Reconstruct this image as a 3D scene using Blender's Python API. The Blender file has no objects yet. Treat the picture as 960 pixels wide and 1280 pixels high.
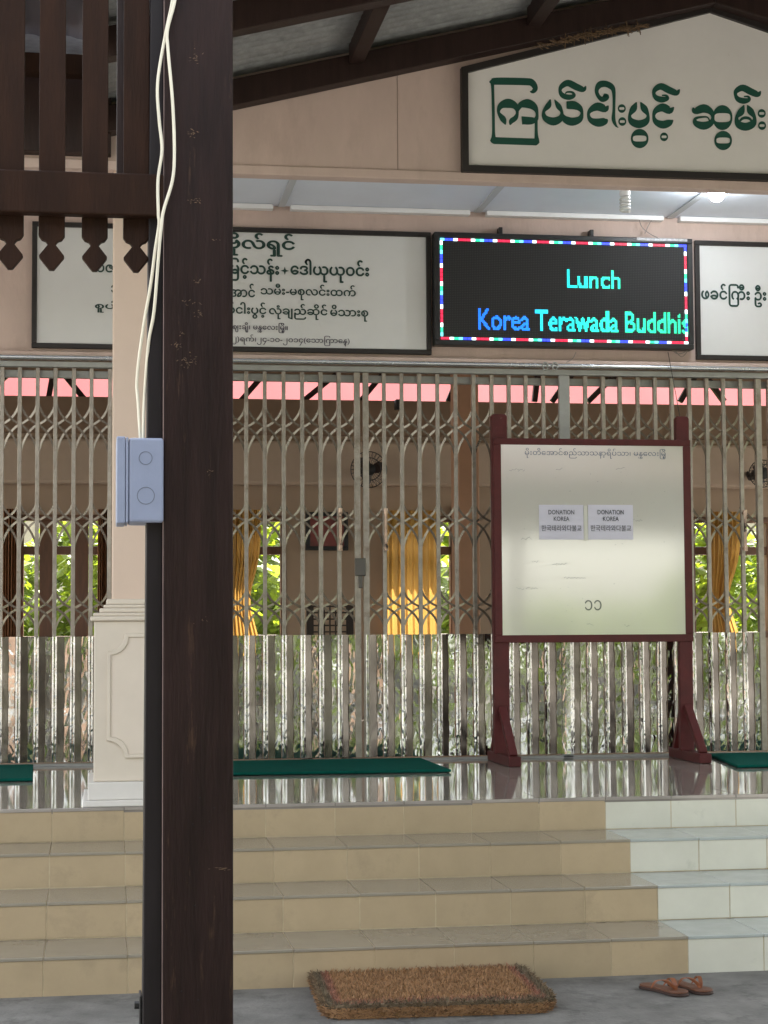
import bpy, math, random, re
import numpy as np
from mathutils import Vector, Matrix, Euler
R = math.radians
random.seed(7)
SC = bpy.context.scene
COL = SC.collection

# ------------------------------------------------------------------ camera
F, CX, CY = 2278.2, 478.7, 637.8                 # pixels of the 960 x 1280 photograph
YAW, PITCH, ROLL = 0.154028528, 0.062935298, -0.005591742
CAM = Vector((0.196288, -7.854064, 1.320636))
_fw = Vector((math.sin(YAW)*math.cos(PITCH), math.cos(YAW)*math.cos(PITCH), math.sin(PITCH)))
_r0 = Vector((math.cos(YAW), -math.sin(YAW), 0)); _u0 = _r0.cross(_fw)
_ri = math.cos(ROLL)*_r0 + math.sin(ROLL)*_u0
_up = -math.sin(ROLL)*_r0 + math.cos(ROLL)*_u0
cd = bpy.data.cameras.new('camera'); cam = bpy.data.objects.new('camera', cd); COL.objects.link(cam)
cd.sensor_fit = 'VERTICAL'; cd.sensor_height = 24.0; cd.lens = F/1280*24.0
cd.shift_x = (480-CX)/1280; cd.shift_y = (CY-640)/1280
cd.clip_start = 0.05; cd.clip_end = 500
M3 = Matrix((_ri, _up, -_fw)).transposed()
cam.matrix_world = Matrix.Translation(CAM) @ M3.to_4x4()
SC.camera = cam

def at(px, py, Y=None, Z=None):
    """point of the wall plane y=Y (or floor plane z=Z) that the photograph shows at px,py"""
    d = _fw + _ri*((px-CX)/F) - _up*((py-CY)/F)
    s = (Y-CAM.y)/d.y if Y is not None else (Z-CAM.z)/d.z
    return CAM + d*s

# ------------------------------------------------------------------ light
SUN_EL, SUN_AZ = R(56), R(28)                    # azimuth from +Y towards +X
w = bpy.data.worlds.new('World'); SC.world = w; w.use_nodes = True
nt = w.node_tree
sky = nt.nodes.new('ShaderNodeTexSky'); sky.sky_type = 'NISHITA'; sky.sun_disc = False
sky.sun_elevation = SUN_EL; sky.sun_rotation = SUN_AZ; sky.air_density = 1.0; sky.dust_density = 2.5
bg = nt.nodes['Background']; bg.inputs[1].default_value = 0.13
hz = nt.nodes.new('ShaderNodeHueSaturation'); hz.inputs['Saturation'].default_value = .38      # hazy, milky sky
tn = nt.nodes.new('ShaderNodeMix'); tn.data_type = 'RGBA'; tn.blend_type = 'MULTIPLY'; tn.inputs['Factor'].default_value = 1
tn.inputs['B'].default_value = (1, .972, .925, 1)
nt.links.new(sky.outputs[0], hz.inputs['Color']); nt.links.new(hz.outputs[0], tn.inputs['A']); nt.links.new(tn.outputs['Result'], bg.inputs[0])
sd = bpy.data.lights.new('sun', 'SUN'); sd.energy = 4.0; sd.angle = R(0.5); sd.color = (1, .95, .86)
so = bpy.data.objects.new('sun', sd); COL.objects.link(so); so.location = (8, 15, 20)
_sdir = Vector((math.sin(SUN_AZ)*math.cos(SUN_EL), math.cos(SUN_AZ)*math.cos(SUN_EL), math.sin(SUN_EL)))
so.rotation_euler = (-_sdir).to_track_quat('-Z', 'Y').to_euler()
vs = SC.view_settings
vs.view_transform = 'Standard'; vs.look = 'None'; vs.gamma = 1; vs.use_curve_mapping = False
vs.exposure = 3.05
SC.render.engine = 'CYCLES'
SC.cycles.max_bounces = 8; SC.cycles.use_denoising = True
SC.cycles.sample_clamp_indirect = 8

# ------------------------------------------------------------------ materials
MATS = {}
def mat(name, col, rough=.6, metal=0, var=.12, scale=6, bump=0, bscale=60, stretch=(1,1,1), emit=None, estr=1,
        col2=None, spec=.5, island=0, thr=None, detail=5):
    """principled material; colour wanders by 'var' on a noise, a second colour shows in worn patches (thr)"""
    if name in MATS: return MATS[name]
    m = bpy.data.materials.new(name); m.use_nodes = True
    n, l = m.node_tree.nodes, m.node_tree.links
    b = n['Principled BSDF']
    b.inputs['Roughness'].default_value = rough; b.inputs['Metallic'].default_value = metal
    b.inputs['Specular IOR Level'].default_value = spec
    b.inputs['Base Color'].default_value = (*col, 1)
    m.diffuse_color = (*col, 1)
    geo = n.new('ShaderNodeNewGeometry')
    mp = n.new('ShaderNodeMapping'); mp.inputs['Scale'].default_value = stretch
    l.new(geo.outputs['Position'], mp.inputs[0])
    src = None
    if var or island:
        no = n.new('ShaderNodeTexNoise'); no.inputs['Scale'].default_value = scale; no.inputs['Detail'].default_value = detail
        no.inputs['Roughness'].default_value = .65
        l.new(mp.outputs[0], no.inputs[0])
        hsv = n.new('ShaderNodeHueSaturation'); hsv.inputs['Color'].default_value = (*col, 1)
        mr = n.new('ShaderNodeMapRange'); mr.inputs[1].default_value = .25; mr.inputs[2].default_value = .75
        mr.inputs[3].default_value = 1-var; mr.inputs[4].default_value = 1+var
        l.new(no.outputs[0], mr.inputs[0])
        val = mr.outputs[0]
        if island:
            mr2 = n.new('ShaderNodeMapRange'); mr2.inputs[3].default_value = 1-island; mr2.inputs[4].default_value = 1+island
            l.new(geo.outputs['Random Per Island'], mr2.inputs[0])
            mu = n.new('ShaderNodeMath'); mu.operation = 'MULTIPLY'
            l.new(val, mu.inputs[0]); l.new(mr2.outputs[0], mu.inputs[1]); val = mu.outputs[0]
        l.new(val, hsv.inputs['Value'])
        src = hsv.outputs[0]
        rr = n.new('ShaderNodeMapRange'); rr.inputs[3].default_value = max(0, rough-.08); rr.inputs[4].default_value = min(1, rough+.1)
        l.new(no.outputs[0], rr.inputs[0]); l.new(rr.outputs[0], b.inputs['Roughness'])
    if thr is not None:
        n2 = n.new('ShaderNodeTexNoise'); n2.inputs['Scale'].default_value = thr[0]; n2.inputs['Detail'].default_value = 8
        n2.inputs['Roughness'].default_value = .7
        l.new(mp.outputs[0], n2.inputs[0])
        st = n.new('ShaderNodeMapRange'); st.inputs[1].default_value = thr[1]; st.inputs[2].default_value = thr[2]
        l.new(n2.outputs[0], st.inputs[0])
        mx = n.new('ShaderNodeMix'); mx.data_type = 'RGBA'
        l.new(st.outputs[0], mx.inputs['Factor'])
        if src: l.new(src, mx.inputs['A'])
        else: mx.inputs['A'].default_value = (*col, 1)
        mx.inputs['B'].default_value = (*col2, 1)
        src = mx.outputs['Result']
    if src: l.new(src, b.inputs['Base Color'])
    if bump:
        nb = n.new('ShaderNodeTexNoise'); nb.inputs['Scale'].default_value = bscale; nb.inputs['Detail'].default_value = 3
        l.new(mp.outputs[0], nb.inputs[0])
        bp = n.new('ShaderNodeBump'); bp.inputs['Strength'].default_value = min(1, bump); bp.inputs['Distance'].default_value = .004*max(1, bump)
        l.new(nb.outputs[0], bp.inputs['Height']); l.new(bp.outputs[0], b.inputs['Normal'])
    if emit:
        b.inputs['Emission Color'].default_value = (*emit, 1); b.inputs['Emission Strength'].default_value = estr
    MATS[name] = m
    return m

# ------------------------------------------------------------------ mesh helpers
class MB:
    def __init__(s): s.v = []; s.f = []; s.mi = []
    def add(s, vs, fs, mi=0):
        o = len(s.v); s.v += [tuple(p) for p in vs]; s.f += [tuple(i+o for i in f) for f in fs]; s.mi += [mi]*len(fs)
        return s
    def box(s, x0, x1, y0, y1, z0, z1, mi=0):
        v = [(x0,y0,z0),(x1,y0,z0),(x1,y1,z0),(x0,y1,z0),(x0,y0,z1),(x1,y0,z1),(x1,y1,z1),(x0,y1,z1)]
        return s.add(v, [(0,3,2,1),(4,5,6,7),(0,1,5,4),(1,2,6,5),(2,3,7,6),(3,0,4,7)], mi)
    def bar(s, a, b, wd, ht, up=(0,0,1), mi=0):
        """box from a to b, wd across, ht along 'up'"""
        a, b = Vector(a), Vector(b); d = (b-a).normalized(); sx = d.cross(Vector(up)).normalized(); sz = sx.cross(d).normalized()
        v = []
        for p in (a, b):
            for (i, j) in ((-1,-1),(1,-1),(1,1),(-1,1)): v.append(p + sx*wd/2*i + sz*ht/2*j)
        return s.add(v, [(0,1,2,3),(7,6,5,4),(0,4,5,1),(1,5,6,2),(2,6,7,3),(3,7,4,0)], mi)
    def prism(s, pts, y0, y1, mi=0):
        """polygon in XZ pushed from y0 to y1"""
        n = len(pts)
        v = [(x, y0, z) for x, z in pts] + [(x, y1, z) for x, z in pts]
        f = [tuple(range(n)), tuple(range(2*n-1, n-1, -1))] + [((i+1)%n, i, n+i, n+(i+1)%n) for i in range(n)]
        return s.add(v, f, mi)
    def prism_xy(s, pts, z0, z1, mi=0):
        n = len(pts)
        v = [(x, y, z0) for x, y in pts] + [(x, y, z1) for x, y in pts]
        f = [tuple(range(n-1, -1, -1)), tuple(range(n, 2*n))] + [(i, (i+1)%n, n+(i+1)%n, n+i) for i in range(n)]
        return s.add(v, f, mi)
    def tube(s, pts, rad, n=8, mi=0, caps=True):
        pts = [Vector(p) for p in pts]; m = len(pts)
        rads = rad if isinstance(rad, (list, tuple)) else [rad]*m
        v = []; ref = Vector((0.3, 0.5, 0.81))
        for i, p in enumerate(pts):
            d = (pts[min(i+1, m-1)] - pts[max(i-1, 0)]).normalized()
            a = d.cross(ref)
            if a.length < .05: a = d.cross(Vector((1,0,0)))
            a.normalize(); b = d.cross(a)
            for k in range(n):
                t = 2*math.pi*k/n; v.append(p + (a*math.cos(t) + b*math.sin(t))*rads[i])
        f = [(i*n+k, i*n+(k+1)%n, (i+1)*n+(k+1)%n, (i+1)*n+k) for i in range(m-1) for k in range(n)]
        if caps: f += [tuple(range(n-1, -1, -1)), tuple(range((m-1)*n, m*n))]
        return s.add(v, f, mi)
    def lathe(s, c, prof, n=20, axis='z', mi=0):
        c = Vector(c); v = []
        for (r, h) in prof:
            for k in range(n):
                t = 2*math.pi*k/n
                q = (r*math.cos(t), r*math.sin(t), h) if axis == 'z' else (r*math.cos(t), h, r*math.sin(t))
                v.append(c + Vector(q))
        m = len(prof)
        f = [(i*n+k, i*n+(k+1)%n, (i+1)*n+(k+1)%n, (i+1)*n+k) for i in range(m-1) for k in range(n)]
        f += [tuple(range(n-1, -1, -1)), tuple(range((m-1)*n, m*n))]
        return s.add(v, f, mi)
    def build(s, name, m, parent=None, smooth=False, bevel=0, off=(0,0,0)):
        me = bpy.data.meshes.new(name)
        o0 = Vector(off)
        me.from_pydata([Vector(p)-o0 for p in s.v], [], s.f)
        for x in (m if isinstance(m, (list, tuple)) else [m]): me.materials.append(x)
        me.polygons.foreach_set('material_index', s.mi)
        if smooth:
            me.polygons.foreach_set('use_smooth', [True]*len(me.polygons))
            try: me.set_sharp_from_angle(angle=R(38))
            except Exception: pass
        me.update()
        o = bpy.data.objects.new(name, me); COL.objects.link(o); o.location = off
        if parent: o.parent = parent; o.location = Vector(off)
        if bevel:
            b = o.modifiers.new('bevel', 'BEVEL'); b.width = bevel; b.segments = 2; b.limit_method = 'ANGLE'; b.harden_normals = False
        return o

def tag(o, label, cat, group=None, kind=None):
    if label: o['label'] = label
    if cat: o['category'] = cat
    if group: o['group'] = group
    if kind: o['kind'] = kind
    return o
def empty(name, loc, label, cat, group=None):
    o = bpy.data.objects.new(name, None); COL.objects.link(o); o.location = loc
    o.empty_display_size = .1
    return tag(o, label, cat, group)
def part(mb, name, m, root, **k):
    """mesh in world coordinates hung under a root that is only translated"""
    o = mb.build(name, m, None, **k)
    o.parent = root; o.location = Vector(o.location) - root.location
    return o
def sub(mb, name, m, par, root, **k):
    o = mb.build(name, m, None, **k)
    o.parent = par; o.location = Vector(o.location) - root.location - par.location
    return o
def struct(mb, name, m, **k):
    o = mb.build(name, m, None, **k); o['kind'] = 'structure'; return o

# ------------------------------------------------------------------ text
def reorder(t):
    """visual order for Burmese: the e vowel and medial ra go before their consonant"""
    return re.sub('([\u1000-\u102a\u103f])((?:\u1039[\u1000-\u1021])?)([\u103b-\u103e]*)(\u1031?)',
                  lambda m: m[4] + ('\u103c' if '\u103c' in m[3] else '') + m[1] + m[2] + m[3].replace('\u103c', ''), t)
def raw_text(body, bold=0, space=1.0):
    c = bpy.data.curves.new('t', 'FONT'); c.body = body; c.size = 1; c.offset = bold; c.resolution_u = 3; c.space_character = space
    o = bpy.data.objects.new('t', c); COL.objects.link(o)
    bpy.context.view_layer.update()
    dg = bpy.context.evaluated_depsgraph_get()
    me = bpy.data.meshes.new_from_object(o.evaluated_get(dg))
    v = np.array([tuple(p.co) for p in me.vertices]).reshape(-1, 3); f = [tuple(p.vertices) for p in me.polygons]
    bpy.data.objects.remove(o); bpy.data.curves.remove(c); bpy.data.meshes.remove(me)
    return v, f
def text_geo(body, bold=0, space=1.0):
    stacks = []; plain = ''
    t = reorder(body); i = 0
    while i < len(t):
        if t[i] == '\u1039': stacks.append((plain, t[i+1])); i += 2
        else: plain += t[i]; i += 1
    v, f = raw_text(plain, bold, space); v = v.copy()
    for pre, ch in stacks:
        a, _ = raw_text(pre, bold, space); b, _ = raw_text(pre[:-1], bold, space)
        x0, x1 = b[:,0].max(), a[:,0].max()
        s, sf = raw_text(ch, bold*1.3); s = s.copy()
        k = .95*(x1-x0)/(s[:,0].max()-s[:,0].min()); k = min(k, .62)
        s[:,0] = (s[:,0]-s[:,0].mean())*k + (x0+x1)/2; s[:,1] = s[:,1]*k*.85 - .42
        f = f + [tuple(q+len(v) for q in p) for p in sf]; v = np.vstack([v, s])
    return v, f
def text_mb(mb, body, p0, p1, y, bold=0, mi=0, space=1.0, ref=None):
    """ink of body filled into the wall-plane box p0 (top left) .. p1 (bottom right), both (x, z)"""
    v, f = text_geo(body, 0, space)
    a, b = v.min(0), v.max(0)
    sx = (p1[0]-p0[0])/(b[0]-a[0]); sz = (p0[1]-p1[1])/(b[1]-a[1])
    for k, (i, j) in enumerate(((0,0),(1,0),(-1,0),(0,1),(0,-1)) if bold > .004 else ((0,0),)):    # heavier strokes: offset coats of paint
        q = [(p0[0]+(x-a[0]+i*bold)*sx, y-.00025*k, p1[1]+(z-a[1]+j*bold)*sz) for x, z, _ in v]
        mb.add(q, f, mi)
def px_text(mb, body, x0, y0, x1, y1, Y, bold=0, mi=0, space=1.0, sx=None):
    """ink of body between the photo rows y0..y1 on plane Y; with sx its width follows that scale and one end is free"""
    ym = (y0+y1)/2; xm = x0 if x1 is None else x1
    zc, zd = at(xm, y0, Y=Y).z, at(xm, y1, Y=Y).z
    v, _ = text_geo(body, 0, space); w_ = v[:,0].max()-v[:,0].min()
    a = at(x0, ym, Y=Y).x if x0 is not None else at(x1, ym, Y=Y).x - w_*sx
    b = at(x1, ym, Y=Y).x if x1 is not None else a + w_*sx
    text_mb(mb, body, (a, zc), (b, zd), Y, bold, mi, space)
    return (b-a)/w_

# ------------------------------------------------------------------ constants of the place
RZ, TD, LZ = 0.13896, 0.3746, 0.55584          # riser, tread, landing height
YS = 2.40                                       # plane of the folding gates
YW = 0.10                                       # front face of the gable wall
YB = 7.4                                        # back wall of the hall
XL, XR = -4.2, 8.0
RIDGE_X = 2.97

m_pink  = mat('pink_plaster', (.575,.445,.39), .8, var=.11, scale=2.0, bump=.4, bscale=26, stretch=(2.2,2.2,.8), col2=(.45,.34,.29), thr=(2.6,.52,.85))
m_peach = mat('peach_plaster', (.60,.465,.37), .75, var=.05, scale=3, bump=.15, bscale=40)
m_cream = mat('cream_plaster', (.60,.53,.44), .7, var=.06, scale=4, bump=.12, bscale=60)
m_plinth= mat('whitewash', (.64,.61,.57), .7, var=.06, scale=5)
m_brown = mat('dark_stained_wood', (.026,.0135,.011), .5, spec=.25, var=.35, scale=5, stretch=(6,6,.8), bump=.25, bscale=30)
m_post  = mat('post_wood', (.018,.0090,.0078), .5, spec=.16, var=.5, scale=4, stretch=(7,7,.9), bump=.5, bscale=26, col2=(.085,.048,.028), thr=(7,.62,.78))
m_slat  = mat('slat_wood', (.023,.0100,.0056), .6, spec=.12, var=.4, scale=6, stretch=(5,5,.8), bump=.3, bscale=40)
m_soffit= mat('soffit_board', (.78,.83,.93), .45, var=.05, scale=3)
m_white = mat('white_trim', (.82,.82,.82), .5, var=.03)
m_sign  = mat('sign_panel', (.77,.745,.72), .55, var=.05, scale=3, col2=(.42,.36,.29), thr=(2.6,.64,.85))
m_sign2 = mat('sign_panel_grey', (.68,.68,.67), .5, var=.04, scale=2.5, col2=(.45,.42,.38), thr=(3.4,.66,.9))
m_frame = mat('black_sign_frame', (.016,.012,.011), .5, var=.3, scale=10)
m_green = mat('green_letter', (.006,.075,.050), .5, var=.1)
m_dkgrn = mat('dark_green_letter', (.010,.045,.036), .5, var=.1)
m_ink   = mat('violet_ink', (.055,.045,.075), .6, var=.1)
m_steel = mat('gate_steel', (.31,.275,.23), .42, metal=.7, var=.3, scale=14, bump=.15, bscale=90, col2=(.17,.12,.085), thr=(9,.56,.74))
m_link  = mat('lattice_steel', (.135,.108,.082), .42, metal=.75, var=.3, scale=20)
m_link2 = mat('rear_glint_steel', (.31,.27,.215), .28, metal=.85, var=.4, scale=16)  # rear links: paler than the front steel, their glint is put into the colour
m_grey  = mat('grey_painted_steel', (.33,.33,.31), .5, metal=.3, var=.15, scale=9)
m_red   = mat('oxblood_paint', (.078,.0125,.012), .5, spec=.3, var=.25, scale=9, bump=.2, bscale=50, col2=(.30,.22,.19), thr=(28,.67,.76))
m_mat   = mat('green_mat', (.0015,.080,.060), .95, spec=.1, var=.2, scale=40, bump=.6, bscale=400)
m_gwood = mat('window_wood', (.13,.06,.032), .5, var=.3, scale=5, stretch=(5,5,.8))
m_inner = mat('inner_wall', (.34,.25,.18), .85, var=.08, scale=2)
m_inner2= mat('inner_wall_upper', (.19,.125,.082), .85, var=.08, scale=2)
m_black = mat('black_plastic', (.012,.012,.013), .45, var=.2)
m_cable = mat('cable_sheath', (.72,.68,.56), .45, var=.06, scale=20)
m_pvc   = mat('grey_pvc', (.235,.27,.38), .42, var=.05, scale=20, bump=.05, bscale=200)
m_conc  = mat('concrete', (.175,.168,.155), .85, var=.45, scale=4.5, bump=.9, bscale=70, col2=(.075,.072,.066), thr=(7,.52,.72), detail=10)

def sheet_material(name, lo, hi, tint, rough, bscale, bstr):
    """thin tin sheet: mirror-like, a little dented, stained"""
    m = bpy.data.materials.new(name); m.use_nodes = True
    n, l = m.node_tree.nodes, m.node_tree.links; b = n['Principled BSDF']
    b.inputs['Metallic'].default_value = 1; b.inputs['Roughness'].default_value = rough
    geo = n.new('ShaderNodeNewGeometry')
    no = n.new('ShaderNodeTexNoise'); no.inputs['Scale'].default_value = 5; no.inputs['Detail'].default_value = 6
    l.new(geo.outputs['Position'], no.inputs[0])
    rp = n.new('ShaderNodeMapRange'); rp.inputs[1].default_value = .3; rp.inputs[2].default_value = .7; rp.inputs[3].default_value = lo; rp.inputs[4].default_value = hi; l.new(no.outputs[0], rp.inputs[0])
    cc = n.new('ShaderNodeCombineColor')
    for i, k in enumerate(tint):
        mu = n.new('ShaderNodeMath'); mu.operation = 'MULTIPLY'; mu.inputs[1].default_value = k
        l.new(rp.outputs[0], mu.inputs[0]); l.new(mu.outputs[0], cc.inputs[i])
    l.new(cc.outputs[0], b.inputs['Base Color'])
    n1 = n.new('ShaderNodeTexNoise'); n1.inputs['Scale'].default_value = bscale; n1.inputs['Detail'].default_value = .6; n1.inputs['Distortion'].default_value = .7
    mp = n.new('ShaderNodeMapping'); mp.inputs['Scale'].default_value = (1.2, 1, .55); l.new(geo.outputs['Position'], mp.inputs[0]); l.new(mp.outputs[0], n1.inputs[0])
    bp = n.new('ShaderNodeBump'); bp.inputs['Strength'].default_value = bstr; bp.inputs['Distance'].default_value = .006
    l.new(n1.outputs[0], bp.inputs['Height']); l.new(bp.outputs[0], b.inputs['Normal'])
    return m
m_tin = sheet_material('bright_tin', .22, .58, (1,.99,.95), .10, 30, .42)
m_tin2 = sheet_material('dull_tin', .10, .21, (1,.87,.77), .26, 16, .30)  # duller plate, dark brown reflection put into its base colour
m_tin3 = sheet_material('clad_tin', .22, .56, (1,.985,.95), .13, 38, .45)

def tile_floor_material():
    m = bpy.data.materials.new('glazed_floor_tile'); m.use_nodes = True
    n, l = m.node_tree.nodes, m.node_tree.links; b = n['Principled BSDF']
    geo = n.new('ShaderNodeNewGeometry')
    br = n.new('ShaderNodeTexBrick'); br.offset = 0; br.inputs['Scale'].default_value = 1
    br.inputs['Brick Width'].default_value = .3; br.inputs['Row Height'].default_value = .3; br.inputs['Mortar Size'].default_value = .0028
    br.inputs['Color1'].default_value = (.29,.26,.23,1); br.inputs['Color2'].default_value = (.33,.295,.26,1); br.inputs['Mortar'].default_value = (.22,.195,.17,1)
    l.new(geo.outputs['Position'], br.inputs[0])
    no = n.new('ShaderNodeTexNoise'); no.inputs['Scale'].default_value = 7; no.inputs['Detail'].default_value = 6
    l.new(geo.outputs['Position'], no.inputs[0])
    mx = n.new('ShaderNodeMix'); mx.data_type = 'RGBA'; mx.blend_type = 'OVERLAY'; mx.inputs['Factor'].default_value = .35
    l.new(br.outputs[0], mx.inputs['A']); l.new(no.outputs[0], mx.inputs['B']); l.new(mx.outputs['Result'], b.inputs['Base Color'])
    mr = n.new('ShaderNodeMapRange'); mr.inputs[3].default_value = .03; mr.inputs[4].default_value = .10
    l.new(no.outputs[0], mr.inputs[0]); l.new(mr.outputs[0], b.inputs['Roughness'])
    b.inputs['Specular IOR Level'].default_value = 1.0
    bp = n.new('ShaderNodeBump'); bp.inputs['Strength'].default_value = .3; bp.inputs['Distance'].default_value = .0015; bp.invert = True
    l.new(br.outputs['Fac'], bp.inputs['Height']); l.new(bp.outputs[0], b.inputs['Normal'])
    return m
m_floor = tile_floor_material()
m_beige = mat('beige_tile', (.40,.308,.192), .36, var=.10, scale=5, bump=.06, bscale=90, island=.08, col2=(.25,.195,.125), thr=(5,.54,.82))
m_wtile = mat('white_tile', (.62,.605,.515), .33, var=.06, scale=6, bump=.06, bscale=90, island=.05, col2=(.40,.40,.33), thr=(5,.6,.85))
m_btread= mat('beige_tread_tile', (.275,.243,.19), .07, var=.07, scale=7, island=.05)
m_wtread= mat('white_tread_tile', (.40,.43,.41), .14, var=.08, scale=7, island=.05)
m_grout = mat('grout', (.47,.385,.255), .9, var=.25, scale=12)

# ================================================================== SETTING
g = MB(); g.add([(-160,-160,0),(160,-160,0),(160,160,0),(-160,160,0)], [(0,1,2,3)])
struct(g, 'ground', m_conc)
g = MB(); g.box(XL, XR, TD*0-.0, 9.5, LZ-.02, LZ)
struct(g, 'landing_floor', m_floor)

# ---- the flight of steps
st = empty('tiled_steps', (2, -1.1, 0), 'broad flight of four low steps in beige and white tiles up to the landing', 'steps')
core = MB()
for i in range(4): core.box(XL, XR, (-TD*(3-i) if i < 3 else 0)+.0018, 2.0, RZ*i, RZ*(i+1)-.0022)
part(core, 'step_core', m_grout, st)
for i in range(4):                              # i = 0 lowest
    yf = -TD*(3-i); z0, z1 = RZ*i, RZ*(i+1)
    for name, k0, k1, mr_, mt_ in (('beige', int(XL/.3), 8, m_beige, m_btread), ('white', 8, int(XR/.3), m_wtile, m_wtread)):
        rb, tb = MB(), MB()
        for k in range(k0, k1):
            j = random.uniform(-.0012, .0012)
            rb.box(k*.3+.0019, k*.3+.2981, yf+j, yf+.011, z0+(.003 if i else -.02), z1-.0125)
            if i < 3: tb.box(k*.3+.0012, k*.3+.2988, yf-.004+j, yf+TD+.008, z1-.0115, z1+random.uniform(-.0006,.0006))
            else: tb.box(k*.3+.0012, k*.3+.2988, yf-.004+j, yf+.298, z1-.0115, z1+.003+random.uniform(-.0004,.0004))
        r = part(rb, 'riser', mr_, st, bevel=.0012); r['label'] = name + ' tiled riser'
        if i < 3:
            t = part(tb, 'tread', mt_, st, bevel=.0015); t['label'] = name + ' tiled tread'
        else:
            t = part(tb, 'landing_edge', m_floor, st, bevel=.0015)

# ---- gable wall, lintel wall, soffit
SL = .255
def beam_bot(x): return 3.597 + SL*(RIDGE_X-.779) - SL*abs(x-RIDGE_X)
def sheet_z(x):  return beam_bot(x) + .165
g = MB()
g.prism([(XL,3.322),(XR,3.334),(XR,3.62),(5.75,sheet_z(5.75)+.01),(RIDGE_X,sheet_z(RIDGE_X)+.01),(.2,sheet_z(.2)+.01),(.2,3.80),(XL,3.80)], YW, YW+.10)
gw = tag(struct(g, 'gable_wall', m_pink, bevel=.004), 'pink plastered gable wall over the verandah behind the large board', 'wall'); del gw['kind']
g = MB(); g.box(1.506,1.5085, YW-.0015, YW+.002, 3.32, 3.83); part(g, 'panel_joint', mat('joint', (.25,.19,.16), .9), gw)
g = MB(); g.box(XL, XR, YW-.012, YW+.07, 3.314, 3.356)
part(g, 'lower_band', m_pink, gw, bevel=.004)
g = MB(); g.box(XL, XR, YS+.03, YS+.15, 2.797, 3.9)
lw = tag(g.build('lintel_wall', m_pink), 'pink plastered wall above the folding gates carrying the boards', 'wall')
g = MB(); g.box(XL, XR, YS-.035, YS+.029, 2.825, 2.85); part(g, 'ledge', m_pink, lw, bevel=.004)
g = MB(); g.box(XL, XR, YW+.102, YS+.028, 3.72, 3.76)
so_ = struct(g, 'ceiling', m_soffit)
g = MB(); JX = [at(x, 258, Y=YS).x for x in (-120, 116, 352, 597, 838, 1060)]
for jx in JX: g.box(jx-.02, jx+.02, YW+.104, YS+.01, 3.712, 3.719)
part(g, 'joint_batten', mat('batten', (.55,.57,.60), .5, var=.04), so_)
g = MB()
for a, b in zip(JX[:-1], JX[1:]): g.box(a+.05, b-.05, YS-.03, YS+.029, 3.69, 3.718)
part(g, 'cornice_strip', m_white, so_, bevel=.003)

# ---- porch roof
pr = empty('porch_roof', (RIDGE_X, -2.5, 3.7), 'low gabled porch roof of corrugated metal on dark wooden rafters', 'roof')
def corrugated(x0, x1, y0, y1, zf, pitch=.076, amp=.013):
    mb = MB(); n = int((y1-y0)/pitch*6); ys = [y0+(y1-y0)*i/n for i in range(n+1)]
    for (a, b) in ((x0, x1),):
        v = []
        for y in ys:
            d = amp*math.sin(2*math.pi*(y-y0)/pitch)
            v += [(a, y, zf(a)+d), (b, y, zf(b)+d)]
        mb.add(v, [(2*i, 2*i+1, 2*i+3, 2*i+2) for i in range(n)])
    return mb
m_zinc = mat('zinc_sheet', (.27,.27,.265), .42, metal=.35, var=.35, scale=18, bump=.3, bscale=70, detail=8)
for a, b in ((.2, RIDGE_X), (RIDGE_X, 5.75)):
    part(corrugated(a, b, -5.6, YW+.1, sheet_z), 'roof_sheet', m_zinc, pr, smooth=True)
for y in (.04, -1.02, -2.1, -3.2, -4.3, -5.4):
    for a, b in ((.2, RIDGE_X), (RIDGE_X, 5.75)):
        h = .118; g = MB()
        g.prism([(a, beam_bot(a)), (b, beam_bot(b)), (b, beam_bot(b)+h), (a, beam_bot(a)+h)], y-.045, y+.045)
        part(g, 'rafter', m_brown, pr, bevel=.004)
for x in (.45, 1.305, 2.115, 2.86, 3.08, 3.85, 4.65, 5.5):
    g = MB(); z = sheet_z(x)-.012
    g.box(x-.032, x+.032, -5.5, -.008, z-.085, z); part(g, 'purlin', m_brown, pr, bevel=.003)
# main eave to the left of the porch
er = empty('eave_roof', (-2, -.5, 3.8), 'shaded metal eave over a dark beam, seen through the hanging slats', 'roof')
def eave_z(x): return 3.93
g = MB(); n = 140
v = []
for i in range(n+1):
    x = XL + (.15-XL)*i/n; d = .009*math.sin(i*2*math.pi/5)
    v += [(x, -1.5, 3.70+d), (x, YW+.1, 3.93+d)]
g.add(v, [(2*i, 2*i+1, 2*i+3, 2*i+2) for i in range(n)])
part(g, 'roof_sheet', mat('shaded_sheet', (.05,.055,.065), .6, var=.3), er, smooth=True)  # darker than the porch sheet: the eave's shade is put into the colour
g = MB(); g.box(.165,.198,-5.6,.0,3.50,3.80); part(g, 'added_fascia', m_brown, er)  # dark board added to cover the paler roof showing between the slats
zt, zb = at(60, 91, Y=.02).z, at(60, 189, Y=.02).z
g = MB(); g.box(XL, .235, .02, .098, zb, zt); part(g, 'eave_beam', m_brown, er, bevel=.004)
zt, zb = at(60, 66, Y=-.2).z, at(60, 91, Y=-.2).z
g = MB(); g.box(XL, .2, -.2, -.12, zb, zt); part(g, 'purlin', m_slat, er, bevel=.003)

# ---- hall roof over the interior and the interior shell
g = MB(); g.box(XL-.5, XR+.5, YS+.26, YB+1.0, 3.62, 3.70)
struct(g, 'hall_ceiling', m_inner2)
g = MB(); g.add([(XL-1,YW+.14,3.99),(XR+1,YW+.14,3.99),(XR+1,YB+1.2,4.5),(XL-1,YB+1.2,4.5)], [(0,1,2,3)])
tag(part(g, 'hall_roof', m_zinc, er), None, None)

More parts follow.
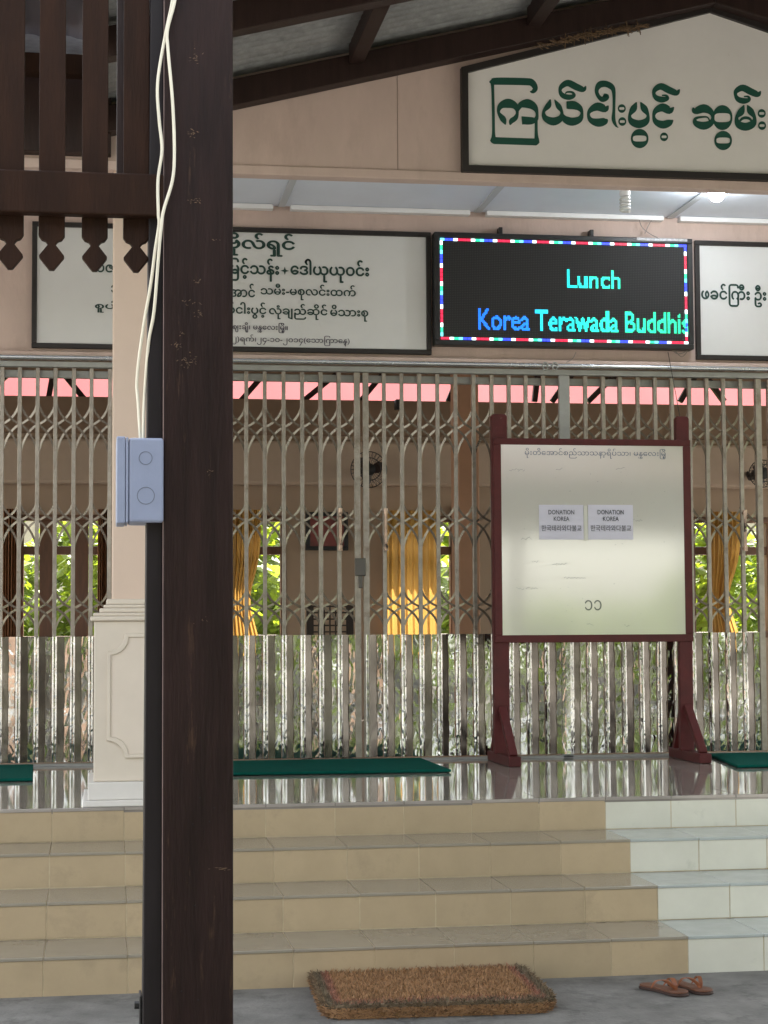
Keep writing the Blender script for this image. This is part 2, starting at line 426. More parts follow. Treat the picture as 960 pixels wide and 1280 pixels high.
# ---- pillar
pl = empty('pillar', (.40, .28, LZ), 'peach square pillar on a cream pedestal with a carved panel', 'pillar')
PX0, PX1, PY = .247, .60, .115
g = MB(); g.box(PX0, PX1, PY, PY+.35, LZ+.85, 3.32); part(g, 'shaft', m_peach, pl, bevel=.006)
g = MB(); a, b, c = .135, .712, .010
g.box(a-.008, b+.008, c, c+.58, LZ+.003, LZ+.03)
g.box(a+.012, b-.012, c+.02, c+.56, LZ+.03, LZ+.105); part(g, 'plinth', m_plinth, pl, bevel=.005)
pa, pb, pc, pd = .171, .676, .055, .525
g = MB(); g.box(pa, pb, pc, pd, LZ+.105, 1.345)
ped = part(g, 'pedestal', m_cream, pl, bevel=.006)
g = MB()                                         # raised frame of a panel with scooped corners
x0, x1, z0, z1, rr = pa+.055, pb-.055, LZ+.205, 1.29, .075
def scoop(x0, x1, z0, z1, r):
    p = []
    for cx_, cz_, a0 in ((x0,z0,90),(x1,z0,180),(x1,z1,270),(x0,z1,0)):
        seg = [(cx_+r*math.cos(R(a0-t)), cz_+r*math.sin(R(a0-t))) for t in (0,18,36,54,72,90)]
        p += seg
    return p
ou, inn = scoop(x0,x1,z0,z1,rr), scoop(x0+.016,x1-.016,z0+.016,z1-.016,rr)
n = len(ou)
v = [(x,pc-.012,z) for x,z in ou] + [(x,pc-.012,z) for x,z in inn] + [(x,pc+.004,z) for x,z in ou] + [(x,pc+.004,z) for x,z in inn]
f = []
for i in range(n):
    j = (i+1)%n
    f += [(i,j,n+j,n+i),(i,2*n+i,2*n+j,j),(n+i,n+j,3*n+j,3*n+i)]
g.add(v, f); sub(g, 'panel_moulding', m_cream, ped, pl, bevel=.003)
g = MB(); g.prism([(x,z) for x,z in scoop(x0+.0165,x1-.0165,z0+.0165,z1-.0165,rr)], pc-.004, pc+.004)
sub(g, 'panel_field', mat('panel_field', (.63,.55,.46), .7, var=.05), ped, pl)
g = MB()
for (e, za, zb) in ((.016,1.345,1.365),(.004,1.365,1.38),(-.022,1.38,1.40),(-.040,1.40,1.415),(-.052,1.415,1.44)):
    g.box(pa-e, pb+e, pc-e, pd+e, za, zb)
part(g, 'cap_moulding', m_cream, pl, bevel=.006)

# ================================================================== GATES
PITCH_B = .1042
ZT, ZB, ZS = 2.762, .578, 1.264
def bar_mesh():
    g = MB(); g.box(-.011, .011, -.014, .010, ZB, ZT); return g
bar0 = None; links = []; panels = []
def arc(mb, x0, x1, zt, h, flip, yo, wd=.0125):
    """curved flat link from x0 to x1; steep where it leaves the first bar, unless flip"""
    pts = []
    T = 1.25
    for i in range(9):
        t = i/8*T
        x = (1-math.cos(t))/(1-math.cos(T)); z = math.sin(t)/math.sin(T)
        if flip: x, z = 1-x, 1-z
        pts.append(Vector((x0+(x1-x0)*x, yo, zt-h*z)))
    L = []; 
    for i, p in enumerate(pts):
        d = (pts[min(i+1,8)]-pts[max(i-1,0)]).normalized(); nrm = Vector((d.z, 0, -d.x))*wd/2
        L.append((p+nrm, p-nrm))
    v = []
    for a, b in L: v += [a, b, a+Vector((0,.003,0)), b+Vector((0,.003,0))]
    f = []
    for i in range(8):
        k = 4*i; f += [(k,k+1,k+5,k+4),(k+2,k+6,k+7,k+3),(k,k+4,k+6,k+2),(k+1,k+3,k+7,k+5)]
    mb.add(v, f)
def lattice(pitch, band):
    g = MB(); x0, x1 = 0, pitch
    zt, ha, hb = ((2.600,.155,.215),(2.04,.130,.20),(1.545,.122,.150))[band]
    for (a, b, yo, mi) in ((x0, x1, -.008, 0), (x1, x0, .003, 1)):
        o = len(g.mi)
        arc(g, a, b, zt, ha, False, yo)
        arc(g, a, b, zt-ha, hb, True, yo+.0005)
        g.mi[o:] = [mi]*(len(g.mi)-o)
    return g
def tin_panel(pitch, rnd):
    """folded tin plates between two bars: a dull facet with a brown reflection in its colour, a bright facet and the cladding of the bar"""
    g = MB(); n = 7; hh = (ZS-ZB)/n
    fx = pitch*(.50+rnd.uniform(-.04,.04)); fold = .008+rnd.uniform(-.005,.006)
    tw = rnd.uniform(-.003,.003)
    for i in range(n):
        z0, z1 = ZB+i*hh, ZB+(i+1)*hh+.003
        t = rnd.uniform(-.0008,.0008); no = .003 if i%2 else 0
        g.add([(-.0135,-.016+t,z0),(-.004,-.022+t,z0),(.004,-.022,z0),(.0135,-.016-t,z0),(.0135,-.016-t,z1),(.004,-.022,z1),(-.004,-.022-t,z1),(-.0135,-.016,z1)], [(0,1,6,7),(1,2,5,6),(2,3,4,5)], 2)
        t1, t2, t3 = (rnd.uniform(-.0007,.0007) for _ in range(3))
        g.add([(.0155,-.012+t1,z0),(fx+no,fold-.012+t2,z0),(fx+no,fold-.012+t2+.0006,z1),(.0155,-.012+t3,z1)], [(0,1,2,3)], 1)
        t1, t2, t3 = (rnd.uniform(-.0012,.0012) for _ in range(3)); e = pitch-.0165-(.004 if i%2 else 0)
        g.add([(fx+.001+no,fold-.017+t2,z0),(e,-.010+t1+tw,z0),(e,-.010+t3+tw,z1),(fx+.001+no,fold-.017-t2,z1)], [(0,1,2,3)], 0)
    return g
rnd = random.Random(3)
PANEL_ME = [tin_panel(PITCH_B, rnd).build('sheet_panel', [m_tin, m_tin2, m_tin3]) for _ in range(10)]
LINK_ME = [lattice(PITCH_B, k).build('lattice_link', [m_link, m_link2]) for k in range(3)]
BAR_ME = bar_mesh().build('bar', m_steel, bevel=.002)
HANDLE = MB().tube([(0,-.016,1.76),(0,-.05,1.765),(0,-.05,1.96),(0,-.016,1.965)], .009, 8)
HANDLE.lathe((0,-.05,1.742), [(.013,0),(.013,.03)], 10); HANDLE.lathe((0,-.05,1.952), [(.013,0),(.013,.03)], 10)
HANDLE = HANDLE.build('handle', mat('worn_handle', (.50,.36,.27), .35, metal=.6, var=.35, scale=25, col2=(.03,.02,.015), thr=(12,.5,.6)), smooth=True)
STILE = MB().box(-.017,.017,-.02,.014,ZB,ZT).build('stile', m_steel, bevel=.002)
LOCK = MB(); LOCK.box(-.02,.04,-.035,-.018,1.60,1.70); LOCK.box(0,.022,-.04,-.03,1.53,1.60); LOCK = LOCK.build('lock', mat('lock_metal', (.10,.09,.08), .4, metal=.6), bevel=.003)
protos = PANEL_ME + LINK_ME + [BAR_ME, HANDLE, STILE, LOCK]
def gate(x_first, bays, side, label, handle=None, lock=False, pitch=PITCH_B):
    """bars from x_first to the right; side = which end has the meeting stile"""
    rt = empty('folding_gate', (x_first, YS, 0), label, 'gate', 'steel folding gates across the hall front')
    s = pitch/PITCH_B
    def put(src, x, sx=1):
        o = src.copy(); COL.objects.link(o); o.parent = rt; o.location = (x, 0, 0); o.scale = (sx,1,1); return o
    for i in range(bays+1):
        last = (side == 'R' and i == bays) or (side == 'L' and i == 0)
        bo_ = put(STILE if last else BAR_ME, i*pitch + rnd.uniform(-.002,.002)*(not last)); bo_.rotation_euler = (0, R(rnd.uniform(-.06,.06)), R(rnd.uniform(-6,6)))
        if i < bays:
            for L_ in LINK_ME: put(L_, i*pitch, s)
            put(PANEL_ME[rnd.randrange(10)], i*pitch, s)
    if handle is not None: put(HANDLE, handle*pitch)
    if lock: put(LOCK, (bays if side == 'R' else 0)*pitch)
    return rt
def gx(p): return at(p, 700, Y=YS).x
xa1 = gx(158.5); xb1 = gx(447.3); xc0 = gx(458.2); xd0 = gx(734)
pB = (gx(446.9)-gx(307.7))/6; pC = (gx(681)-gx(457.5))/10; pA = (gx(136)-gx(23.4))/5; pD = (gx(950)-gx(734))/10
gate(xa1-10*pA, 10, 'N', 'steel folding gate left of the pillar, green window showing through it', pitch=pA)
gate(xb1-10*pB, 10, 'R', 'steel folding gate just right of the brown post, padlocked at its right edge', handle=9, lock=True, pitch=pB)
gate(xc0, 11, 'L', 'steel folding gate with yellow curtain behind it, left of the whiteboard', handle=1, pitch=pC)
gate(xd0-pD, 11, 'R', 'steel folding gate behind and right of the whiteboard', handle=10, pitch=pD)
gate(xd0+10*pD+.075, 10, 'L', 'steel folding gate beyond the right edge of the picture, next to the whiteboard gate', handle=1, pitch=pC)
for o in protos: bpy.data.objects.remove(o)
for xp, lab in ((706.7, 'grey flat steel upright between the gates behind the whiteboard'), (187, 'grey flat steel upright between the gates behind the pillar')):
    g = MB(); x = gx(xp); g.box(x-.03, x+.03, YS-.02, YS+.012, LZ+.001, 2.765)
    gu = tag(g.build('gate_upright', m_grey, bevel=.002, off=(x, YS, LZ+.001)), lab, 'gate post', 'flat uprights between folding gates')
    g = MB()
    for i in range(7):
        za, zb_ = ZB+(ZS-ZB)*i/7, ZB+(ZS-ZB)*(i+1)/7+.003; t = .0006*(i%2)
        g.add([(x-.033,YS-.021-t,za),(x-.012,YS-.027-t,za),(x+.014,YS-.026-t,za),(x+.033,YS-.021-t,za),(x+.033,YS-.021-t,zb_),(x+.014,YS-.0265-t,zb_),(x-.012,YS-.0265-t,zb_),(x-.033,YS-.021-t,zb_)],[(0,1,6,7),(1,2,5,6),(2,3,4,5)])
    part(g, 'tin_cladding', m_tin3, gu)
tr = empty('gate_track', (2, YS, 2.77), 'dull steel top track that the folding gates run in', 'gate track')
g = MB(); g.box(XL, XR, YS-.03, YS+.02, 2.764, 2.795); part(g, 'channel', m_grey, tr, bevel=.002)
g = MB(); g.box(XL, XR, YS+.03, YS+.07, 2.712, 2.752); part(g, 'rear_rail', m_grey, tr, bevel=.002)
zr = 2.812
tag(MB().tube([(XL, YS-.05, zr), (XR, YS-.05, zr+.004)], .0125, 10).build('steel_rail', mat('bright_tube', (.62,.64,.66), .25, metal=.9, var=.1), smooth=True, off=(2, YS-.05, zr)), 'shiny steel tube running above the gate track', 'rail')
g = MB()
for p in (681, 693):
    x = at(p, 461, Y=YS-.05).x
    g.tube([(x+.016*math.cos(t), YS-.066, zr-.004+.022*math.sin(t)) for t in [k*math.pi/6 for k in range(13)]], .0045, 6)
    g.box(x-.004, x+.004, YS-.06, YS-.03, zr-.004, zr+.004)
tag(g.build('rail_clamp', m_grey, smooth=True, off=(x, YS-.06, zr)), 'pair of round clamps on the steel tube above the whiteboard', 'clamp')
g = MB(); g.box(XL, XR, YS-.02, YS+.03, LZ+.001, LZ+.012)
tag(g.build('floor_track', m_grey, off=(2, YS, LZ+.001)), 'thin steel floor track under the folding gates', 'gate track')

# ================================================================== SIGNS
def framed(name, x0, x1, z0, z1, y, label, cat, fw=.028, mpan=m_sign2):
    rt = empty(name, ((x0+x1)/2, y, z0), label, cat)
    g = MB(); g.box(x0+fw-.006, x1-fw+.006, y-.016, y-.002, z0+fw-.006, z1-fw+.006); part(g, 'panel', mpan, rt)
    g = MB()
    g.box(x0,x1,y-.03,y-.001,z0,z0+fw); g.box(x0,x1,y-.03,y-.001,z1-fw,z1)
    g.box(x0,x0+fw,y-.0295,y-.0015,z0+fw,z1-fw); g.box(x1-fw,x1,y-.0295,y-.0015,z0+fw,z1-fw)
    part(g, 'frame', m_frame, rt, bevel=.003)
    return rt
YP = YS+.03
s1 = framed('donor_board', at(40,360,Y=YP).x, at(538,366,Y=YP).x, at(300,440,Y=YP).z, at(300,285,Y=YP).z, YP,
            'white board of green Burmese lettering in a black frame, behind the brown post', 'sign')
YT = YP-.0185
def line(*args):
    """one painted line = one part; args are (body, x0, y0, x1, y1, bold, follow)"""
    g = MB(); k = None
    for (body, x0, y0, x1, y1, bold) in args:
        k_ = px_text(g, body, x0, y0, x1, y1, YT, bold, sx=k)
        if k is None: k = k_
    return g
part(line(('ဗိုလ်ရှင်',284,293,368,321,.03)), 'text_line', m_dkgrn, s1)
g = line(('ဒေါ်ယုယုဝင်း',363.5,326,461,354,.03), ('မြင့်သန်း',None,324,348.5,352,.03)); part(line(('ပဇ',121,331,142,340.5,.02)), 'text_line', m_dkgrn, s1)
c = at(356, 338.5, Y=YT); d_ = .024
g.prism([(c.x-d_,c.z),(c.x-.006,c.z-.006),(c.x,c.z-d_),(c.x+.006,c.z-.006),(c.x+d_,c.z),(c.x+.006,c.z+.006),(c.x,c.z+d_),(c.x-.006,c.z+.006)], YT-.0005, YT+.0005)
part(g, 'text_line', m_dkgrn, s1)
part(line(('သမီး-မစုလင်းထက်',326,357,444.5,376.5,.022), ('အောင်',None,355,318.5,371.5,.022), ('သား',139,356,None,366,.022)), 'text_line', m_dkgrn, s1)
part(line(('လုံချည်ဆိုင်',336.5,381,409,400,.024), ('ကြယ်ငါးပွင့်',None,378.5,332.5,399,.024), ('မိသားစု',413,381,None,401,.024)), 'text_line', m_dkgrn, s1)
part(line(('စူပါ',119,376,147,391,.024)), 'text_line', m_dkgrn, s1)
part(line(('ဈေးချို၊ မန္တလေးမြို့။',285,404,359.5,416.5,.012)), 'small_text_line', m_ink, s1)
part(line(('၂)ရက်၊၂၄-၁၀-၂၀၁၄(သောကြာနေ့)',290,420.5,437,433,.010)), 'small_text_line', m_ink, s1)

s2 = framed('dedication_board', at(868,375,Y=YP).x, at(868,375,Y=YP).x+2.3, at(868,450,Y=YP).z, at(868,301.5,Y=YP).z, YP,
            'white board with small dark Burmese lettering, right of the electronic display', 'sign')
g = MB(); px_text(g, 'ဖခင်ကြီး', 876.8, 356, 937, 383.5, YT, .03); px_text(g, 'ဦး', 943.5, 357, 957.5, 384, YT, .03)
part(g, 'lettering', m_dkgrn, s2)

# ---- big gable board with traced lettering
YG = YW-.012
gs = empty('gable_board', (RIDGE_X, YW, 3.36), 'large house-shaped white board with big green Burmese lettering under the gable', 'sign')
xl, xr = at(576,150,Y=YG).x, RIDGE_X*2-at(576,150,Y=YG).x
zbt, ztl, zap = at(576,216,Y=YG).z, at(577,86,Y=YG).z, at(888,9,Y=YG).z
ou = [(xl,zbt),(xr,zbt+.01),(xr,ztl),(RIDGE_X,zap),(xl,ztl)]
fw = .03; k = (zap-ztl)/(RIDGE_X-xl); fv = fw*math.sqrt(1+k*k)
inn = [(xl+fw,zbt+fw),(xr-fw,zbt+.01+fw),(xr-fw,ztl-fv+k*fw),(RIDGE_X,zap-fv),(xl+fw,ztl-fv+k*fw)]
g = MB(); g.prism(inn, YG-.006, YG+.010); part(g, 'panel', m_sign, gs)
n = 5; g = MB()
v = [(x,YG-.028,z) for x,z in ou]+[(x,YG-.028,z) for x,z in inn]+[(x,YG+.0118,z) for x,z in ou]+[(x,YG+.0118,z) for x,z in inn]
f = []
for i in range(n):
    j = (i+1)%n; f += [(i,j,n+j,n+i),(i,2*n+i,2*n+j,j),(n+i,n+j,3*n+j,3*n+i)]
g.add(v, f); part(g, 'frame', m_frame, gs)
def smooth_pts(p, sub=5):
    p = np.array(p, float); out = []
    for i in range(len(p)-1):
        a, b, c, d = p[max(i-1,0)], p[i], p[i+1], p[min(i+2,len(p)-1)]
        for t in np.linspace(0,1,sub,endpoint=False):
            out.append(.5*((2*b)+(-a+c)*t+(2*a-5*b+4*c-d)*t*t+(-a+3*b-3*c+d)*t**3))
    out.append(p[-1]); return np.array(out)
_layer = [0]
def stroke(mb, pts, conv):
    q = smooth_pts(pts); m = len(q); Lp, Rp = [], []
    for i in range(m):
        d = q[min(i+1,m-1),:2]-q[max(i-1,0),:2]; d = d/(np.linalg.norm(d)+1e-9); nn = np.array([-d[1], d[0]])*max(q[i,2],1)/2
        Lp.append(q[i,:2]+nn); Rp.append(q[i,:2]-nn)
    _layer[0] = (_layer[0]+1) % 9
    yy = YG-.0072-.0003*_layer[0]
    v = []
    for a, b in zip(Lp, Rp):
        for c in (a, b):
            P = at(*conv(c), Y=YG); v.append((P.x, yy, P.z))
    mb.add(v, [(2*i,2*i+1,2*i+3,2*i+2) for i in range(m-1)])
def ring(mb, cx, cy, rx, ry, th, ts, conv):
    """ellipse with a flat counter: thick (th) above and below, thin (ts) at the sides"""
    n = 28; v = []
    _layer[0] = (_layer[0]+1) % 9
    yy = YG-.0072-.0003*_layer[0]
    for i in range(n):
        t = 2*math.pi*i/n; c, s = math.cos(t), math.sin(t)
        e = .6
        ox, oy = cx+rx*c, cy+ry*s
        ix = cx+(rx-ts)*math.copysign(abs(c)**e, c); iy = cy+(ry-th)*math.copysign(abs(s)**e, s)
        for q in ((ox,oy),(ix,iy)):
            P = at(*conv(q), Y=YG); v.append((P.x, yy, P.z))
    mb.add(v, [(2*i,2*i+1,(2*i+3)%(2*n),(2*i+2)%(2*n)) for i in range(n)])
c1 = lambda p: (600+p[0]/5.3333, 80+p[1]/5.3333)
c2 = lambda p: (760+p[0]/4.8, 80+p[1]/4.8)
g = MB()
for s in (
 [(330,187,6),(350,187,26),(366,165,34),(345,130,46),(300,121,48),(110,118,48),(78,122,36),(60,122,8)],
 [(78,120,30),(82,160,20),(86,300,20),(88,450,20),(88,500,32)],
 [(68,505,20),(90,512,46),(130,515,46),(340,522,46),(372,522,46),(393,520,14)],
 [(376,515,34),(373,480,24),(372,440,20),(372,375,20)],
 [(168,408,6),(152,372,40),(121,325,20),(137,282,42),(185,266,62),(230,284,44),(246,325,20),(234,362,32),(207,384,34),(198,410,8)],
 [(250,315,14),(268,278,40),(315,268,60),(358,290,46),(377,330,20),(370,372,30),(335,382,50),(285,380,54),(276,380,56)],
 [(466,240,6),(453,280,38),(421,322,20),(433,365,40),(485,387,54),(532,366,42),(542,325,20),(520,285,36),(494,242,6)],
 [(573,278,48),(590,278,54),(622,279,56),(660,298,40),(676,332,20),(660,372,42),(610,389,54),(566,372,46),(546,340,14)],
 [(704,150,6),(686,172,36),(640,156,46),(585,130,44),(544,150,34),(531,180,22),(548,212,34),(590,225,36),(624,213,24),(612,192,16),(580,190,12),(566,200,8)],
 [(853,280,6),(832,302,46),(782,287,56),(737,308,36),(720,340,20),(737,378,36),(785,394,56),(830,384,46),(848,372,8)],
 [(822,205,14),(838,222,42),(812,240,34),(784,214,26),(775,178,26),(795,142,44),(835,136,42),(874,156,38),(889,195,24),(890,300,18),(887,370,26),(902,412,16),(920,428,3)],
): stroke(g, s, c1)
for s in (
 [(168,232,6),(151,270,40),(127,312,18),(140,348,40),(182,364,48),(224,348,40),(237,312,18),(214,270,40),(192,232,6)],
 [(392,262,6),(367,282,42),(325,264,50),(285,282,34),(271,315,18),(285,350,34),(325,367,48),(365,355,40),(388,340,6)],
 [(426,155,6),(408,176,34),(365,161,42),(315,138,40),(280,156,30),(272,182,20),(288,207,32),(320,217,36),(352,210,24),(345,193,14),(320,192,8)],
 [(506,264,8),(518,286,36),(570,270,52),(612,290,36),(625,325,18),(612,358,36),(570,374,48),(526,360,36),(518,336,20),(540,324,14),(590,322,10),(606,345,8)],
 [(812,250,6),(795,290,40),(768,325,20),(780,365,42),(822,380,48),(864,362,42),(875,325,20),(850,285,40),(832,250,6)],
 [(782,352,10),(800,332,16),(822,326,18),(845,332,16),(862,352,10)],
 [(913,165,6),(896,184,34),(855,169,42),(805,146,40),(768,164,30),(762,188,20),(778,214,32),(810,224,36),(842,217,24),(838,199,14),(812,198,8)],
): stroke(g, s, c2)
for (x,y,rx,ry,th,ts) in ((80,270,24,26,18,9),(83,348,24,26,18,9),(187,450,53,58,40,12),(333,440,24,26,18,9),(683,325,60,75,48,12),(687,462,53,58,40,12),
                          (918,300,24,26,18,9),(920,373,24,26,18,9),(1003,340,44,44,28,10)):
    ring(g, x, y, rx, ry, th, ts, c2)
part(g, 'lettering', m_green, gs)
# straw on the board's top edge
rs = random.Random(11); g = MB()
for i in range(170):
    t = rs.betavariate(2.2,1.6); px = 662+150*t
    py = 60-31*t - rs.random()*5*math.sin(math.pi*min(1,t*1.1)) + 2
    P = at(px, py, Y=-.012); a = rs.uniform(-.45,.75); ln = rs.uniform(.02,.075)
    d = Vector((math.cos(a)*rs.choice((-1,1)), rs.uniform(-.5,.15), math.sin(a)*.6)).normalized()*ln
    if rs.random() < .08: d = Vector((rs.uniform(-.02,.02), -.01, -rs.uniform(.03,.08)))
    g.tube([P-d*.5, P+Vector((0,-.004,rs.uniform(-.006,.006))), P+d*.5], rs.uniform(.0012,.0024), 4, caps=False)
tag(g.build('nest_straw', mat('straw', (.13,.08,.042), .9, var=.4, scale=60, island=.5), off=at(740,45,Y=YG)), 'tuft of dry brown nest straw lodged on the top edge of the gable board', 'straw', kind='stuff')

# ---- electronic display
YD = YS-.05
ld = empty('electronic_display', (2.87, YD, 2.93), 'black electronic display reading Lunch in lit letters with a coloured light border', 'display')
lx0, lx1 = at(543,360,Y=YD).x, at(866,366,Y=YD).x; lz0, lz1 = at(704,434,Y=YD).z, at(704,294.5,Y=YD).z
g = MB(); fw = .03
g.box(lx0,lx1,YD+.012,YP-.002,lz0,lz1)
g.box(lx0,lx1,YD-.012,YD+.0115,lz0,lz0+fw); g.box(lx0,lx1,YD-.012,YD+.0115,lz1-fw,lz1)
g.box(lx0,lx0+fw,YD-.0115,YD+.0115,lz0+fw,lz1-fw); g.box(lx1-fw,lx1,YD-.0115,YD+.0115,lz0+fw,lz1-fw)
part(g, 'cabinet', m_black, ld, bevel=.004)
def screen_material():
    m = bpy.data.materials.new('led_screen'); m.use_nodes = True
    n, l = m.node_tree.nodes, m.node_tree.links; b = n['Principled BSDF']; b.inputs['Roughness'].default_value = .8; b.inputs['Specular IOR Level'].default_value = .1
    tc = n.new('ShaderNodeNewGeometry'); mp = n.new('ShaderNodeMapping'); mp.inputs['Scale'].default_value = (100,100,100)
    l.new(tc.outputs['Position'], mp.inputs[0])
    vo = n.new('ShaderNodeTexVoronoi'); vo.inputs['Scale'].default_value = 1; vo.inputs['Randomness'].default_value = 0
    l.new(mp.outputs[0], vo.inputs[0])
    rp = n.new('ShaderNodeValToRGB'); rp.color_ramp.elements[0].position = .3; rp.color_ramp.elements[0].color = (.13,.127,.12,1)
    rp.color_ramp.elements[1].position = .5; rp.color_ramp.elements[1].color = (.034,.034,.035,1)
    l.new(vo.outputs['Distance'], rp.inputs[0]); l.new(rp.outputs[0], b.inputs['Base Color'])
    return m
g = MB(); g.box(lx0+fw,lx1-fw,YD-.004,YD+.0118,lz0+fw,lz1-fw); part(g, 'screen', screen_material(), ld)
def glow(name, c, s):
    return mat(name, (.02,.02,.02), .5, var=0, emit=c, estr=s)
gl = [glow('led_red',(1,.02,.08),.20), glow('led_white',(.8,1,1),.5), glow('led_green',(.02,1,.40),.22), glow('led_cyan',(.15,.9,1),.32), glow('led_blue',(.03,.06,1),.30)]
g = MB(); bx0, bx1, bz0, bz1 = lx0+fw+.004, lx1-fw-.004, lz0+fw+.002, lz1-fw-.002; th = .017; dot = .0255
seq = [0,0,1,2,3,4,4,1,0]
def dots(a, b, vert, ph):
    L = abs(b-a); n = int(L/dot)
    for i in range(n):
        p = a + (b-a)*(i+.5)/n; c = seq[(i+ph) % len(seq)]
        e = dot*.46
        if vert is None: pass
        yield p, e, c
for z in (bz0, bz1-th):
    for p, e, c in dots(bx0, bx1, 0, 0 if z == bz0 else 4): g.box(p-e, p+e, YD-.0065, YD-.0042, z, z+th*.8, c)
for x in (bx0, bx1-th):
    for p, e, c in dots(bz1-th, bz0+th, 1, 2 if x == bx0 else 6): g.box(x, x+th*.8, YD-.0065, YD-.0042, p-e, p+e, c)
part(g, 'border_lights', gl, ld)
def led_text_material():
    m = bpy.data.materials.new('led_letters'); m.use_nodes = True
    n, l = m.node_tree.nodes, m.node_tree.links; b = n['Principled BSDF']; b.inputs['Base Color'].default_value = (.02,.02,.02,1)
    ge = n.new('ShaderNodeNewGeometry'); sp = n.new('ShaderNodeSeparateXYZ'); l.new(ge.outputs['Position'], sp.inputs[0])
    mr = n.new('ShaderNodeMapRange'); mr.inputs[1].default_value = at(597,405,Y=YD).x; mr.inputs[2].default_value = at(860,405,Y=YD).x
    l.new(sp.outputs[0], mr.inputs[0])
    rp = n.new('ShaderNodeValToRGB'); cr = rp.color_ramp
    cr.elements[0].position = 0; cr.elements[0].color = (.01,.16,1,1)
    cr.elements[1].position = .24; cr.elements[1].color = (.01,.22,1,1)
    for p, c in ((.29,(.02,.75,1,1)),(.40,(.01,.70,.75,1)),(.55,(.02,.95,.60,1)),(.8,(.02,.9,.42,1)),(1,(.02,.85,.34,1))):
        e = cr.elements.new(p); e.color = c
    l.new(mr.outputs[0], rp.inputs[0]); l.new(rp.outputs[0], b.inputs['Emission Color']); b.inputs['Emission Strength'].default_value = .30
    return m
LM = led_text_material()
def led_dots(body, x0, y0, x1, y1, name, pit=.0078):
    """the words as square light points on the display's own grid"""
    t = MB(); px_text(t, body, x0, y0, x1, y1, YD-.006, .006)
    V = np.array(t.v)[:, [0,2]]; x_0, z_0 = V.min(0); nx_, nz_ = (np.ceil((V.max(0)-V.min(0))/pit)).astype(int)
    hit = np.zeros((nx_, nz_), int); ss = 3
    for f in t.f:
        for k in range(1, len(f)-1):
            A, B, C = V[f[0]], V[f[k]], V[f[k+1]]; den = (B[1]-C[1])*(A[0]-C[0])+(C[0]-B[0])*(A[1]-C[1])
            if abs(den) < 1e-12: continue
            lo = np.floor((np.minimum(np.minimum(A,B),C)-(x_0,z_0))/pit).astype(int); hi = np.ceil((np.maximum(np.maximum(A,B),C)-(x_0,z_0))/pit).astype(int)
            for i in range(max(lo[0],0), min(hi[0]+1,nx_)):
                for j in range(max(lo[1],0), min(hi[1]+1,nz_)):
                    for a in range(ss):
                        for b in range(ss):
                            P = (x_0+(i+(a+.5)/ss)*pit, z_0+(j+(b+.5)/ss)*pit)
                            u = ((B[1]-C[1])*(P[0]-C[0])+(C[0]-B[0])*(P[1]-C[1]))/den; v = ((C[1]-A[1])*(P[0]-C[0])+(A[0]-C[0])*(P[1]-C[1]))/den
                            if u >= 0 and v >= 0 and u+v <= 1: hit[i,j] += 1
    g = MB(); e = pit*.40; xmax = lx1-fw-.004
    for i in range(nx_):
        for j in range(nz_):
            x, z = x_0+(i+.5)*pit, z_0+(j+.5)*pit
            if hit[i,j] >= 4 and x < xmax: g.box(x-e, x+e, YD-.0062, YD-.0041, z-e, z+e)
    part(g, name, LM, ld)
led_dots('Lunch', 709, 339, 775, 361, 'lit_word'); led_dots('Korea Terawada Buddhis', 598, 392, 861, 417, 'lit_line')
for p in (627, 741):
    g = MB(); x = at(p,285,Y=YD).x; g.box(x-.011,x+.011,YD+.02,YP-.002,lz1,lz1+.045); part(g, 'mounting_tab', m_black, ld, bevel=.003)
g = MB(); g.box(at(795,300,Y=YD).x, at(858,300,Y=YD).x, YD-.016, YD-.0122, lz1-.018, lz1-.003); part(g, 'sticker', mat('sticker',(.45,.45,.47),.5,var=.5,scale=60), ld)
# dangling wires by the display
g = MB()
for pts in ([(798,270),(802,283),(812,292),(822,297)],[(838,258),(826,266),(814,276),(806,292)],[(838,434),(846,442),(856,440),(862,432)],[(842,436),(852,446),(860,438)]):
    q = smooth_pts([(*at(x,y,Y=YD+.03),0) for x,y in pts]); g.tube([Vector(p[:3]) for p in q], .0025, 5)
q = smooth_pts([(*at(x,y,Y=YD-.02),0) for x,y in ((720,440),(716,448),(708,453))]); g.tube([Vector(p[:3]) for p in q], .0022, 5)
tag(g.build('display_wires', mat('thin_wire',(.25,.22,.20),.6), off=at(810,290,Y=YD)), 'thin grey wires looping around the electronic display', 'wire')
P0, P1 = at(835,440,Y=YD-.03), at(857,560,Y=YD-.03)
g = MB(); g.tube([P0, (P0+P1)/2+Vector((0,0,0)), P1], .002, 5)
tag(g.build('hanging_wire', m_black, off=P0), 'thin black wire hanging in front of the gate above the whiteboard', 'wire')

# ---- lamps under the soffit
P = at(781, 233, Y=1.65); cf = empty('spiral_lamp', (P.x, 1.65, 3.56), 'white spiral lamp, unlit, hanging under the soffit', 'lamp')
zt = 3.719
g = MB(); g.lathe((P.x,1.65,0), [(.03,P.z-.012),(.034,P.z),(.034,zt)], 16); part(g, 'holder', mat('brown_holder',(.12,.05,.03),.5), cf, smooth=True)
g = MB(); g.lathe((P.x,1.65,0), [(.026,P.z-.055),(.030,P.z-.045),(.030,P.z-.013)], 18); part(g, 'lamp_base', m_white, cf, smooth=True)
g = MB(); zb_ = P.z-.15
q = [(P.x+.024*math.cos(t), 1.65+.024*math.sin(t), zb_+.012+(P.z-.058-zb_-.012)*t/(2*math.pi*4.2)) for t in np.linspace(0,2*math.pi*4.2,100)]
g.tube(q, .0075, 8); part(g, 'spiral_tube', mat('lamp_glass',(.78,.78,.76),.2,var=.02), cf, smooth=True)
